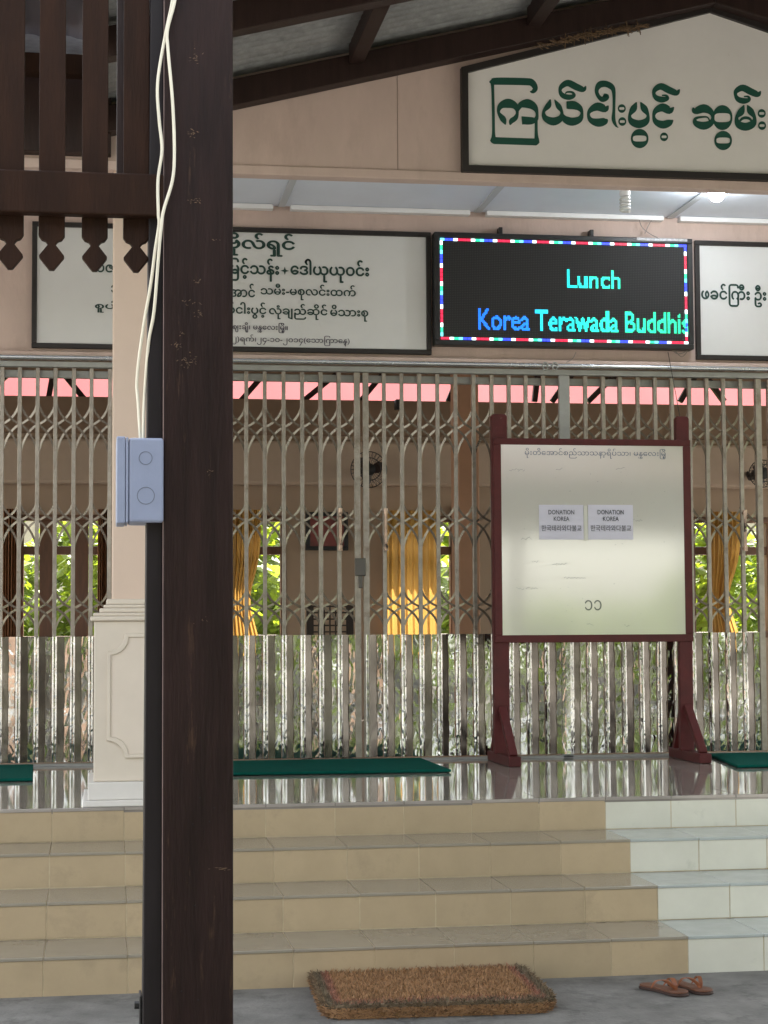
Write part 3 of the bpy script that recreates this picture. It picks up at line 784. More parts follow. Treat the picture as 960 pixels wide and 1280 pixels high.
P = at(896, 242, Y=1.65); lb = empty('lit_bulb', (P.x, 1.65, P.z), 'round lit bulb glowing white under the soffit above the display', 'lamp')
g = MB(); g.lathe((P.x,1.65,P.z), [(.004,-.045),(.026,-.038),(.043,-.015),(.046,.008),(.036,.03),(.022,.042)], 20)
part(g, 'bulb', mat('lit_glass',(.9,.9,.9),.3,var=0,emit=(.92,.97,1),estr=25), lb, smooth=True)
g = MB(); g.lathe((P.x,1.65,0), [(.022,P.z+.043),(.03,P.z+.05),(.03,3.719)], 16); part(g, 'holder', m_white, lb, smooth=True)

# ================================================================== WHITEBOARD
YH = 2.10
wb = empty('whiteboard_stand', (2.9, YH, LZ), 'whiteboard in a dark red wooden frame standing on braced feet', 'whiteboard')
def bx(p, y=700): return at(p, y, Y=YH).x
pw = .048
zt_, zb_ = at(740,553,Y=YH).z, at(740,800,Y=YH).z
xl0, xl1 = bx(615), bx(634.5); xr0, xr1 = bx(846), bx(862.5)
ztop = at(622,518,Y=YH).z
for a, b in ((xl0,xl1),(xr0,xr1)):
    g = MB(); g.prism([(a,LZ+.05),(b,LZ+.05),(b,ztop-.012),(b-.01,ztop),(a+.01,ztop),(a,ztop-.012)], YH-.022, YH+.022); part(g, 'leg', m_red, wb, bevel=.004)
rx0, rx1 = bx(616.5), bx(863)
g = MB()
g.box(rx0,rx1,YH-.034,YH-.0225,zt_-.02,zt_+.016); g.box(rx0,rx1,YH-.034,YH-.0225,zb_-.012,zb_+.03)
g.box(rx0,bx(626),YH-.0335,YH-.0225,zb_+.03,zt_-.02); g.box(bx(853.5),rx1,YH-.0335,YH-.0225,zb_+.03,zt_-.02)
part(g, 'frame', m_red, wb, bevel=.003)
m_wb = mat('enamel_board', (.66,.645,.59), .085, metal=.26, var=0, scale=2.5, bump=.02, bscale=4, col2=(.36,.37,.34), thr=(30,.70,.78), spec=.8)
g = MB(); g.box(bx(625.5),bx(854),YH-.030,YH-.012,zb_+.028,zt_-.018); bd = part(g, 'writing_board', m_wb, wb)
YK = YH-.0306
g = MB(); px_text(g, 'မိုးတိအောင်စည်သာသနာ့ရိပ်သာ၊ မန္တလေးမြို့', 656, 561.5, 832, 574, YK, .004)
part(g, 'handwriting', mat('blue_marker',(.07,.10,.16),.6,var=.2), wb)
g = MB(); px_text(g, '၁၁', 731, 750, 752, 763, YK, .002); part(g, 'marker_number', mat('grey_marker',(.12,.13,.12),.6,var=.2), wb)
g = MB(); rs = random.Random(5)
def squig(x, y, n, s):
    pts = [(x+i*s*.55+rs.uniform(-.3,.3)*s, y+rs.uniform(-.5,.5)*s, 0) for i in range(n)]
    q = smooth_pts(pts, 3); v = []
    for i, p in enumerate(q):
        a = at(p[0],p[1]-.35,Y=YK); b = at(p[0]+.2,p[1]+.35,Y=YK); v += [(a.x,YK,a.z),(b.x,YK,b.z)]
    g.add(v, [(2*i,2*i+1,2*i+3,2*i+2) for i in range(len(q)-1)])
for (x,y,n,s) in ((636,587,9,3),(648,588,6,3),(694,586,8,2.5),(770,586,9,3),(792,650,8,3),(651,673,9,3),(646,736,5,4),(658,735,9,3),(704,722,26,2),(690,705,14,2.6),(734,781,6,3),(668,702,4,3),(780,782,5,3)): squig(x,y,n,s)
for i in range(60):
    x, y = rs.uniform(632,848), rs.uniform(585,785); squig(x, y, 2, rs.uniform(.8,2))
part(g, 'faint_marks', mat('faint_marker',(.27,.28,.27),.6,var=.2), wb)
# feet
for (pf, pb, xc) in (((631,957),(613,945),(xl0+xl1)/2), ((889,955),(825,942),(xr0+xr1)/2)):
    y0, y1 = YH-.33, YH+.22
    g = MB()
    g.box(xc-.035, xc+.035, y0, y1, LZ+.001, LZ+.055)
    ft = part(g, 'foot', m_red, wb, bevel=.005)
    for yy in (y0+.04, y1-.04):
        s = 1 if yy > YH else -1
        g = MB(); g.bar((xc, yy, LZ+.052), (xc, YH+s*.03, LZ+.30), .045, .035, up=(0,1,0)); part(g, 'brace', m_red, wb, bevel=.003)
# the two paper notices
for (x0,x1,lab) in ((673.5,729.5,'left paper notice with DONATION KOREA in English and Korean on the whiteboard'),(734.8,791.5,'right paper notice with DONATION KOREA in English and Korean on the whiteboard')):
    y0, y1 = 631, 674.5
    a, b = at(x0,y0,Y=YK), at(x1,y1,Y=YK)
    nt_ = empty('paper_notice', ((a.x+b.x)/2, YK, b.z), lab, 'notice', 'paper notices taped on the whiteboard')
    g = MB(); g.box(a.x,b.x,YK-.0022,YK-.0008,b.z,a.z); part(g, 'sheet', mat('notice_paper',(.60,.59,.68),.5,var=.03), nt_)
    w_ = x1-x0; yy = YK-.0028
    g = MB()
    px_text(g,'DONATION', x0+w_*.215, y0+6.5, x0+w_*.79, y0+12, yy, .014)
    px_text(g,'KOREA', x0+w_*.335, y0+14.8, x0+w_*.68, y0+20.2, yy, .014)
    px_text(g,'한국테라와다불교', x0+w_*.06, y0+25.5, x0+w_*.955, y0+33, yy, .006)
    part(g, 'print', mat('print_ink',(.05,.055,.07),.6), nt_)
m_tape = mat('clear_tape', (.62,.62,.55), .12, var=.05)
g = MB()
for (x0,x1,y0,y1) in ((729.8,734.5,632,676),):
    a, b = at(x0,y0,Y=YK), at(x1,y1,Y=YK); g.box(a.x,b.x,YK-.0030,YK-.0024,b.z,a.z)
tag(g.build('tape_strip', m_tape, off=at(732,655,Y=YK)), 'strip of clear tape between the two paper notices', 'tape')

# ================================================================== MATS, SLIPPERS
def floor_mat(pts, label):
    g = MB(); g.prism_xy(pts, LZ+.004, LZ+.018)
    c = (sum(p[0] for p in pts)/len(pts), sum(p[1] for p in pts)/len(pts), LZ+.004)
    tag(g.build('floor_mat', m_mat, bevel=.004, off=c), label, 'mat', 'green mats before the gates')
floor_mat([(.50,1.53),(1.995,1.475),(1.985,2.33),(.50,2.36)], 'long green floor mat before the gate, right of the brown post')
floor_mat([(-1.6,1.42),(-.13,1.40),(-.16,2.33),(-1.6,2.36)], 'green floor mat at the left edge, left of the pillar')
floor_mat([(3.52,1.42),(5.0,1.40),(5.0,2.30),(3.66,2.30)], 'green floor mat at the right edge, beyond the whiteboard')

# coir doormat
def coir_material():
    m = bpy.data.materials.new('coir'); m.use_nodes = True
    n, l = m.node_tree.nodes, m.node_tree.links; b = n['Principled BSDF']; b.inputs['Roughness'].default_value = .95
    tc = n.new('ShaderNodeTexCoord'); sp = n.new('ShaderNodeSeparateXYZ'); l.new(tc.outputs['Object'], sp.inputs[0])
    def mth(op, a, bb=None):
        q = n.new('ShaderNodeMath'); q.operation = op
        for i, x in enumerate((a, bb)):
            if x is None: continue
            if isinstance(x, (int, float)): q.inputs[i].default_value = x
            else: l.new(x, q.inputs[i])
        return q.outputs[0]
    no = n.new('ShaderNodeTexNoise'); no.inputs['Scale'].default_value = 30; l.new(tc.outputs['Object'], no.inputs[0])
    jit = mth('MULTIPLY', mth('SUBTRACT', no.outputs[0], .5), .03)
    dx = mth('SUBTRACT', .395, mth('ABSOLUTE', sp.outputs[0])); dy = mth('SUBTRACT', .325, mth('ABSOLUTE', sp.outputs[1]))
    e = mth('ADD', mth('ADD', mth('MINIMUM', dx, dy), jit), mth('MULTIPLY', mth('LESS_THAN', sp.outputs[2], .036), .5))
    rp = n.new('ShaderNodeValToRGB'); cr = rp.color_ramp; cr.interpolation = 'LINEAR'
    cr.elements[0].position = 0; cr.elements[0].color = (.13,.088,.05,1); cr.elements[1].position = 1; cr.elements[1].color = (.23,.13,.062,1)
    for p, c in ((.055,(.10,.078,.048,1)),(.12,(.12,.085,.052,1)),(.16,(.19,.085,.055,1)),(.22,(.20,.09,.055,1)),(.27,(.23,.13,.062,1))):
        el = cr.elements.new(p); el.color = c
    l.new(mth('MULTIPLY', e, 4.0), rp.inputs[0])
    ge = n.new('ShaderNodeNewGeometry')
    hs = n.new('ShaderNodeHueSaturation'); l.new(rp.outputs[0], hs.inputs['Color'])
    mr = n.new('ShaderNodeMapRange'); mr.inputs[3].default_value = .6; mr.inputs[4].default_value = 1.9; l.new(ge.outputs['Random Per Island'], mr.inputs[0]); l.new(mr.outputs[0], hs.inputs['Value'])
    l.new(hs.outputs[0], b.inputs['Base Color'])
    return m
rs = random.Random(21); g = MB(); W2, D2, H = .395, .325, .058
nx, ny = 40, 32
def inside(x, y, m=0, r=.07):
    dx_, dy_ = abs(x)-(W2-m-r), abs(y)-(D2-m-r)
    return (dx_ <= 0 or dy_ <= 0 or dx_*dx_+dy_*dy_ < r*r)
def edge_pt(u, m=.008, r=.07):
    '''point and outward normal on the rounded outline, u in 0..1'''
    a_, b_ = 2*(W2-m-r), 2*(D2-m-r); c_ = math.pi*r/2; tot = 2*(a_+b_)+4*c_; d = u*tot
    x0_, y0_ = W2-m-r, D2-m-r
    for (kind, ln, p, q) in (('s',a_,(-x0_,-y0_-r),(1,0)),('c',c_,(x0_,-y0_),-90),('s',b_,(x0_+r,-y0_),(0,1)),('c',c_,(x0_,y0_),0),('s',a_,(x0_,y0_+r),(-1,0)),('c',c_,(-x0_,y0_),90),('s',b_,(-x0_-r,y0_),(0,-1)),('c',c_,(-x0_,-y0_),180)):
        if d <= ln:
            if kind == 's': return p[0]+q[0]*d, p[1]+q[1]*d, q[1], -q[0]
            t_ = R(q)+d/r; return p[0]+r*math.cos(t_), p[1]+r*math.sin(t_), math.cos(t_), math.sin(t_)
        d -= ln
    return -x0_, -y0_-r, 0, -1
g.prism_xy([edge_pt(k/64, .012)[:2] for k in range(64)], 0, H-.012)
for i in range(17000):
    side = rs.random()
    if side < .60:
        while True:
            x, y = rs.uniform(-W2,W2), rs.uniform(-D2,D2)
            if inside(x, y, .006): break
        p = Vector((x,y,H-.012+rs.uniform(-.004,.003))); nrm = Vector((0,0,1))
    else:
        x, y, nx_, ny_ = edge_pt(rs.random()); zz_ = rs.uniform(.001,H-.008)
        bulge = .008*math.sin(math.pi*zz_/H); p = Vector((x+nx_*bulge, y+ny_*bulge, zz_)); nrm = Vector((nx_, ny_, .3))
    d = (nrm + Vector((rs.uniform(-1,1),rs.uniform(-1,1),rs.uniform(-.6,.8)))*.95).normalized()
    t = d.cross(Vector((rs.uniform(-1,1),rs.uniform(-1,1),rs.uniform(-1,1)))).normalized()*rs.uniform(.0009,.0018)
    ln = rs.uniform(.010,.024); mid = p + d*ln*.55 + nrm*.002; e = p + d*ln + Vector((rs.uniform(-.006,.006),rs.uniform(-.006,.006),rs.uniform(-.004,.003)))
    g.add([p-t, p+t, mid+t, mid-t, e], [(0,1,2,3),(3,2,4)])
dm = g.build('doormat', coir_material())
dm.location = (1.352, -1.395, .001); dm.rotation_euler = (0,0,R(-2.0))
tag(dm, 'thick brown coir doormat with red and grey border stripes at the foot of the steps', 'doormat')

# flip-flops
m_sole = mat('brown_rubber', (.13,.050,.025), .55, var=.2, scale=30, bump=.3, bscale=150)
m_strap = mat('tan_strap', (.25,.085,.035), .4, var=.15, scale=30)
def slipper(loc, rz, mir, label):
    rt = empty('flip_flop', loc, label, 'flip-flop', 'pair of flip-flops on the ground')
    rt.rotation_euler = (0,0,rz); rt.scale = (.88,.88,.88)
    out = []                                     # toe at +x
    prof = [(-.125,.0),(-.115,.028),(-.085,.036),(-.03,.031),(.03,.037),(.08,.045),(.112,.034),(.125,.010)]
    up = smooth_pts([(x,w_,0) for x,w_ in prof],4); dn = smooth_pts([(x,-w_*.92,0) for x,w_ in prof[::-1]],4)
    pts = [(p[0],p[1]*mir) for p in up]+[(p[0],p[1]*mir) for p in dn]
    g = MB(); g.prism_xy(pts if mir < 0 else pts[::-1], .0, .010); 
    o = g.build('sole', mat('dark_rubber',(.045,.022,.015),.7,var=.2), rt, bevel=.003)
    g = MB(); g.prism_xy([(x*.97,y*.94) for x,y in (pts if mir < 0 else pts[::-1])], .0102, .019); g.build('footbed', m_sole, rt, bevel=.003)
    for s in (-1, 1):
        q = smooth_pts([(.068,.004*mir,.017,0),(.06,.008*s,.036,0),(.03,.024*s,.055,0),(-.005,.036*s,.048,0),(-.035,.034*s,.016,0)],5)
        v = []; n_ = len(q)
        for i in range(n_):
            wv = .004+.009*math.sin(math.pi*min(1,(i+2)/n_)); p = Vector(q[i,:3])
            v += [p+Vector((wv,0,.002)), p+Vector((-wv,0,-.002)), p+Vector((wv,s*.0005,-.0015)), p+Vector((-wv,s*.0005,-.0055))]
        f = []
        for i in range(n_-1):
            k_ = 4*i; f += [(k_,k_+1,k_+5,k_+4),(k_+2,k_+6,k_+7,k_+3),(k_,k_+4,k_+6,k_+2),(k_+1,k_+3,k_+7,k_+5)]
        MB().add(v,f).build('strap', m_strap, rt, smooth=True)
    g = MB(); g.tube([(.068,.004*mir,.015),(.066,.004*mir,.036)], .004, 8); g.build('toe_post', m_strap, rt, smooth=True)
pa_, pb_ = at(803,1231,Z=.01), at(856,1243,Z=.01)
P = (pa_+pb_)/2; slipper((P.x,P.y,.002), R(-62), 1, 'brown flip-flop nearer the doormat, left one of the pair')
pa_, pb_ = at(838,1226,Z=.01), at(880,1243,Z=.01)
P = (pa_+pb_)/2; slipper((P.x+.012,P.y,.002), R(-70), -1, 'brown flip-flop farther from the doormat, right one of the pair')

# ================================================================== FOREGROUND POST, SLATS, BOX, CABLES
YF = -4.85
post = empty('wooden_post', (.355, YF+.057, 0), 'dark brown square wooden post standing in the foreground', 'post')
g = MB(); g.box(.2985, .4125, YF, YF+.114, .0, 4.0)
part(g, 'timber', m_post, post, bevel=.0022)
g = MB(); g.box(.2972, .2984, YF+.0005, YF+.013, 0, 4.0)
part(g, 'edge_strip', mat('bare_edge', (.20,.14,.13), .6, var=.4, scale=9, stretch=(3,3,1)), post)
g = MB(); g.add([(.2635,YF+.014,0),(.2975,YF+.014,0),(.2975,YF+.095,0),(.2635,YF+.095,0),(.2765,YF+.014,2.6),(.2975,YF+.014,2.6),(.2975,YF+.095,2.6),(.2765,YF+.095,2.6)],
                [(0,3,2,1),(4,5,6,7),(0,1,5,4),(1,2,6,5),(2,3,7,6),(3,0,4,7)])
part(g, 'side_plank', mat('side_plank_wood',(.014,.011,.012),.5,spec=.2,var=.3,scale=5,stretch=(6,6,.8)), post, bevel=.002)
g = MB(); a = at(177,1242,Y=YF+.05); g.box(a.x-.004,.266,YF+.03,YF+.08,a.z-.12,a.z); g.lathe((0,0,0),[(0,0)],3) if False else None
g.tube([(a.x-.012,YF+.05,a.z-.018),(a.x+.01,YF+.05,a.z-.018)], .007, 8)
part(g, 'bolt_plate', m_black, post, bevel=.001)
rs = random.Random(31)
m_scuff = mat('bare_wood_scuff', (.10,.060,.033), .7, var=.4, scale=80, island=.5)
for (px, py, wx_, wy_, n_) in ((244,70,8,9,16),(241,166,8,7,16),(243,251,9,5,16),(248,352,7,3,7),(240,378,18,4,9),(250,392,9,5,10),(222,433,8,5,12),(235,452,16,10,26),(228,417,4,3,5),(277,1086,13,2.2,16),(262,590,5,3,4),(250,775,12,5,5),(268,300,6,2,4)):
    g = MB()
    for i in range(n_):
        P = at(px+rs.gauss(0,.45)*wx_, py+rs.gauss(0,.5)*wy_, Y=YF); a = rs.uniform(-.9,.9); L_ = rs.uniform(.0008,.0032)*(1 if py < 1000 else 1.6); w_ = rs.uniform(.0003,.0009)
        if py > 1000: a *= .2
        dx, dz = math.cos(a)*L_, math.sin(a)*L_; yy = YF-.0006-.00004*(i % 9)
        g.add([(P.x-dx,yy,P.z-dz),(P.x+w_*math.sin(a)*1.2,yy,P.z-w_),(P.x+dx,yy,P.z+dz),(P.x-w_*math.sin(a),yy,P.z+w_)],[(0,1,2,3)])
    part(g, 'scuff', m_scuff, post)
m_nail = mat('nail_hole', (.003,.003,.003), .8, var=0)
for (px, py) in ((250,997),(241,1030),(244,1132),(268,1010),(263,958),(227,1239),(248,1250),(262,1027)):
    g = MB(); P = at(px, py, Y=YF); g.lathe((P.x,YF-.0005,P.z),[(.0012,-.0004),(.0012,.0004)],8,axis='y'); part(g, 'nail_hole', m_nail, post)

va = empty('slatted_valance', (-.5, YF+.02, 2.0), 'valance of dark brown hanging slats with diamond tips beside the post', 'valance')
zr0, zr1 = at(100,268,Y=YF).z, at(100,215,Y=YF).z
g = MB(); g.box(-1.6,.2975,YF-.004,YF+.024,zr0,zr1); part(g, 'rail', m_slat, va, bevel=.003)
g = MB(); g.box(-1.6,.2975,YF,YF+.06,2.46,2.56); part(g, 'top_rail', m_slat, va, bevel=.003)
SX = [at(p,150,Y=YF+.03).x for p in (14, 65.5, 119, 170.5)]
sp_ = SX[1]-SX[0]
xs = [SX[0]-sp_*k for k in range(20,0,-1)] + SX
zz = lambda py: at(100,py,Y=YF+.03).z
ze, zn, zw, zt0 = zz(302), zz(307), zz(321.5), zz(338.5)
for x in xs:
    h = .0215
    pts = [(x-h,2.5),(x-h,ze+.008),(x-h+.005,ze+.001),(x-h+.011,ze-.001),(x-.006,zn)]
    pts += [(x-h+.001,zw+.001),(x-h+.001,zw-.002),(x-.004,zt0),(x+.004,zt0),(x+h-.001,zw-.002),(x+h-.001,zw+.001)]
    pts += [(x+.006,zn),(x+h-.011,ze-.001),(x+h-.005,ze+.001),(x+h,ze+.008),(x+h,2.5)]
    g = MB(); g.prism(pts, YF+.0245, YF+.040); part(g, 'slat', m_slat, va, bevel=.0012)
g = MB(); g.box(at(146,100,Y=YF+.06).x, .2655, YF+.045, YF+.08, zr1-.01, 2.46); part(g, 'stile', m_brown, va, bevel=.002)

jb = empty('junction_box', (.26, YF+.05, 1.49), 'blue-grey plastic junction box fixed on the side of the wooden post', 'junction box')
jx0, jx1 = at(145.5,600,Y=YF-.01).x, at(204.5,600,Y=YF-.01).x; jz0, jz1 = at(175,654,Y=YF-.01).z, at(175,545.5,Y=YF-.01).z
g = MB(); g.box(jx0+.020, jx1, YF-.008, YF+.10, jz0+.002, jz1-.002); bo = part(g, 'body', m_pvc, jb, bevel=.004)
g = MB(); g.box(jx0, jx0+.0145, YF-.010, YF+.102, jz0, jz1); g.box(jx0+.0150, jx0+.0195, YF-.0095, YF+.1015, jz0+.001, jz1-.001); part(g, 'lid', m_pvc, jb, bevel=.0035)
m_pvcd = mat('pvc_groove', (.13,.15,.20), .6)
for (p, q, r_) in ((182,572.5,8),(182.3,619.5,10.5)):
    c = at(p,q,Y=YF-.009); g = MB(); rr = r_*.00132
    g.tube([(c.x+rr*math.cos(t), YF-.0082, c.z+rr*math.sin(t)) for t in np.linspace(0,2*math.pi,41)], .0006, 5, caps=False)
    sub(g, 'knockout', m_pvcd, bo, jb)

CA = [(219,-40),(215.6,0),(206,47),(197,104),(199,150),(202.5,187),(197.5,225),(198,266),(198.7,281),(194,312),(190,344),(186,370),(180,404),(173.5,450),(171,480),(172.5,500),(175.5,548)]
CB = [(222,-40),(218.7,0),(209.4,37),(210,62),(215.6,125),(218,187),(215.6,225),(204.7,262),(201.5,285),(198.4,317),(192.5,389),(186,426),(181.5,480),(179.7,518),(179,548)]
def cable(path, yo, name, label):
    P = []
    for (x,y) in path:
        t = min(1, max(0, (y-300)/180.)); Y = (YF-.008)*(1-t) + (YF+.03)*t - yo
        P.append((*at(x,y,Y=Y), 0))
    q = smooth_pts(P, 6); g = MB(); g.tube([Vector(p[:3]) for p in q], .0027, 8)
    tag(g.build(name, m_cable, smooth=True, off=P[8][:3]), label, 'cable', 'white cables running down the post')
cable(CA, 0, 'cable', 'white cable on the post bowing farther left into the box')
cable(CB, .0068, 'cable', 'white cable on the post bowing farther right before reaching the box')

# ================================================================== INTERIOR
def bw(p, q, Y=YB): return at(p, q, Y=Y)
zs_ = bw(500,800).z; zw1 = bw(500,645).z                  # window sill / head
zgap0, zgap1 = bw(400,500).z, bw(400,470).z
win = [(22,136),(292,358),(478,570),(862,965),(1090,1190)]
wx = [(bw(a,700).x, bw(b,700).x) for a, b in win]
g = MB(); xs_ = [XL-1] + [c for ab in wx for c in ab] + [XR+1]
for i in range(0, len(xs_), 2): g.box(xs_[i], xs_[i+1], YB, YB+.15, LZ, zw1)
for a, b in wx: g.box(a, b, YB, YB+.15, LZ, zs_)
g.box(XL-1, XR+1, YB, YB+.15, zw1, zgap0)
hw = tag(g.build('back_wall', m_inner, off=(2,YB,LZ)), 'tan inner back wall of the hall with windows, seen through the gates', 'wall')
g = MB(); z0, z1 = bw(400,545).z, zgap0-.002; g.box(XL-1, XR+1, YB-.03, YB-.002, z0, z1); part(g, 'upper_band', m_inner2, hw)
g = MB(); z0, z1 = bw(400,608).z, bw(400,552).z; g.box(XL-1, XR+1, YB-.10, YB-.002, z0, z1); part(g, 'ledge_beam', mat('ledge_plaster',(.40,.31,.24),.8,var=.06), hw, bevel=.03)
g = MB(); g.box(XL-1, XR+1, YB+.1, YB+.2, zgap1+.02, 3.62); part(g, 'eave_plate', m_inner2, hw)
rs = random.Random(9); g = MB()
for (a, b, up_) in ((300,330,1),(378,420,1),(450,478,0),(560,575,1),(668,672,0),(690,715,0),(735,770,1),(850,870,1),(880,905,-1),(60,66,0),(80,108,-1),(-30,10,1)):
    p0 = bw(a, 502 if up_ >= 0 else 468, YB+.08); p1 = bw(b, 468 if up_ >= 0 else 502, YB+.08)
    g.bar(p0, p1, .045, .05, up=(0,1,0))
part(g, 'roof_brace', m_brown, hw)
def window(x0, x1, label, mull, Y=YB+.04):
    rt = empty('hall_window', ((x0+x1)/2, Y, zs_), label, 'window')
    g = MB(); t = .05; z0, z1 = zs_, zw1
    g.box(x0,x1,Y-.05,Y+.03,z0,z0+t); g.box(x0,x1,Y-.05,Y+.03,z1-t,z1); g.box(x0,x0+t,Y-.049,Y+.029,z0+t,z1-t); g.box(x1-t,x1,Y-.049,Y+.029,z0+t,z1-t)
    zt1 = bw(100,688).z; g.box(x0+t,x1-t,Y-.045,Y+.025,zt1-.035,zt1+.035)
    for mx in mull: g.box(mx-.055,mx+.055,Y-.047,Y+.027,z0+t,z1-t)
    part(g, 'frame', m_gwood, rt, bevel=.004)
    g = MB(); g.box(x0+t,x1-t,Y,Y+.004,z0+t,z1-t)
    gm = MATS.get('pane_glass')
    if not gm:
        gm = bpy.data.materials.new('pane_glass'); gm.use_nodes = True; n, l = gm.node_tree.nodes, gm.node_tree.links
        n.remove(n['Principled BSDF']); tr_ = n.new('ShaderNodeBsdfTransparent'); gs_ = n.new('ShaderNodeBsdfGlossy'); gs_.inputs[1].default_value = .05
        mx_ = n.new('ShaderNodeMixShader'); mx_.inputs[0].default_value = .06; l.new(tr_.outputs[0], mx_.inputs[1]); l.new(gs_.outputs[0], mx_.inputs[2]); l.new(mx_.outputs[0], n['Material Output'].inputs[0])
        MATS['pane_glass'] = gm
    part(g, 'pane', gm, rt)
window(*wx[0], 'brown wooden window bright with foliage, left of the pillar behind the gate', [bw(58,700).x, bw(102,700).x])
window(*wx[1], 'brown wooden window beside the post, yellow curtain at its left', [])
window(*wx[2], 'brown wooden window with a full yellow curtain, behind the padlocked gates', [])
window(*wx[3], 'brown wooden window with a drawn-back curtain, right of the whiteboard', [bw(902,700).x])
m_curt = mat('yellow_curtain', (.43,.275,.10), .8, var=.12, scale=3)
_b = m_curt.node_tree.nodes['Principled BSDF']; _n, _l = m_curt.node_tree.nodes, m_curt.node_tree.links
_t = _n.new('ShaderNodeBsdfTranslucent'); _t.inputs[0].default_value = (.46,.27,.07,1); _m = _n.new('ShaderNodeMixShader'); _m.inputs[0].default_value = .45
_l.new(_b.outputs[0], _m.inputs[1]); _l.new(_t.outputs[0], _m.inputs[2]); _l.new(_m.outputs[0], _n['Material Output'].inputs[0])
m_curt2 = mat('brown_curtain', (.23,.10,.04), .8, var=.15, scale=3)
def curtain(p0, p1, label, mtl=m_curt, tie=0, Y=YB-.13):
    x0, x1 = bw(p0,700,Y).x, bw(p1,700,Y).x; z0, z1 = zs_-.12, zw1+.04
    nx_, nz_ = 60, 14; g = MB(); v = []; ph = random.uniform(0,6)
    for j in range(nz_+1):
        t = j/nz_; z = z0+(z1-z0)*t
        k = 1 - tie*math.exp(-((t-.38)/.22)**2)
        for i in range(nx_+1):
            u = i/nx_; x = x0+(x1-x0)*u*k
            v.append((x, Y+.022*math.sin(u*2*math.pi*7+ph+.6*math.sin(3*t))+.01*math.sin(u*31), z))
    W_ = nx_+1
    g.add(v, [(j*W_+i, j*W_+i+1, (j+1)*W_+i+1, (j+1)*W_+i) for j in range(nz_) for i in range(nx_)])
    tag(g.build('curtain', mtl, smooth=True, off=(x0,Y,z0)), label, 'curtain')
curtain(288, 326, 'yellow curtain gathered at the window right beside the post', tie=.35)
curtain(484, 549, 'wide golden yellow curtain hanging straight behind the gate', tie=0)
curtain(2, 26, 'brown curtain at the far left behind the gate', m_curt2)
curtain(122, 138, 'narrow brown curtain next to the pillar behind the gate', m_curt2)
curtain(886, 925, 'yellow curtain drawn in behind the gate, right of the whiteboard', tie=.4)
# interior column
x0, x1 = at(574,700,Y=5.6).x, at(600,700,Y=5.6).x
g = MB(); g.box(x0,x1,5.6,5.9,LZ,3.62)
ic = tag(g.build('inner_column', mat('column_brown',(.36,.20,.12),.7,var=.08), bevel=.01, off=(x0,5.6,LZ)), 'brown square column inside the hall, left of the whiteboard', 'column')
x0, x1 = at(600,700,Y=4.6).x, at(633,700,Y=4.6).x
# pictures, speaker, fans, cabinet
def picture(p0,q0,p1,q1,label,Y=YB-.03,col=(.10,.03,.02)):
    a, b = bw(p0,q0,Y), bw(p1,q1,Y); rt = empty('framed_picture', ((a.x+b.x)/2,Y,b.z), label, 'picture')
    t = .035; g = MB()
    g.box(a.x,b.x,Y-.02,Y+.02,b.z,b.z+t); g.box(a.x,b.x,Y-.02,Y+.02,a.z-t,a.z); g.box(a.x,a.x+t,Y-.019,Y+.019,b.z+t,a.z-t); g.box(b.x-t,b.x,Y-.019,Y+.019,b.z+t,a.z-t)
    part(g,'frame',m_black,rt,bevel=.003)
    g = MB(); g.box(a.x+t,b.x-t,Y-.005,Y+.015,b.z+t,a.z-t); part(g,'picture_sheet',mat('picture_%d'%p0,col,.3,var=.5,scale=7),rt)
picture(382,640,435,688,'dark framed picture on the back wall behind the padlocked gate',col=(.16,.035,.03))
picture(566,632,579,688,'narrow dark framed picture beside the brown inner column',col=(.03,.025,.02))
def wall_fan(p,q,r_px,label,Y=YB-.45):
    c = bw(p,q,Y); r_ = r_px/F*(Y-CAM.y); rt = empty('wall_fan', (c.x,Y,c.z), label, 'fan')
    g = MB()
    for k_ in range(28):
        t = 2*math.pi*k_/28; g.tube([(c.x+.25*r_*math.cos(t),Y-.06,c.z+.25*r_*math.sin(t)),(c.x+.8*r_*math.cos(t),Y-.055,c.z+.8*r_*math.sin(t)),(c.x+r_*math.cos(t),Y,c.z+r_*math.sin(t)),(c.x+.6*r_*math.cos(t),Y+.06,c.z+.6*r_*math.sin(t))],.002,4,caps=False)
    for rr in (1,.62): g.tube([(c.x+rr*r_*math.cos(t),Y-.058*(rr<1),c.z+rr*r_*math.sin(t)) for t in np.linspace(0,2*math.pi,33)],.004,6)
    part(g,'cage',m_black,rt)
    g = MB(); g.lathe((c.x,Y,c.z),[(.02,-.055),(.05,-.045),(.055,.05),(.06,.08),(.05,.16)],16,axis='y'); part(g,'motor',m_black,rt,smooth=True)
    for k_ in range(3):
        g = MB(); v = []
        for j in range(7):
            u = j/6; a0 = 2*math.pi*k_/3+.35*math.sin(u*1.5)
            wd_ = .30*r_*math.sin(math.pi*(.15+.75*u)); rad = r_*(.14+.74*u)
            for s in (-1,1): v.append((c.x+rad*math.cos(a0)-s*wd_*math.sin(a0), Y-.02+s*.02, c.z+rad*math.sin(a0)+s*wd_*math.cos(a0)))
        g.add(v,[(2*i,2*i+1,2*i+3,2*i+2) for i in range(6)]); part(g,'blade',mat('fan_blade',(.06,.035,.03),.4),rt,smooth=True)
    g = MB(); g.tube([(c.x,Y+.15,c.z),(c.x,Y+.3,c.z-.02),(c.x,YB-.02,c.z+.10)],.02,8); g.box(c.x-.06,c.x+.06,YB-.05,YB-.031,c.z+.03,c.z+.17); part(g,'bracket',m_black,rt)
wall_fan(461,587,23,'dark wall fan behind the padlocked meeting edge of the gates')
wall_fan(953,592,18,'dark wall fan at the right edge behind the gate')
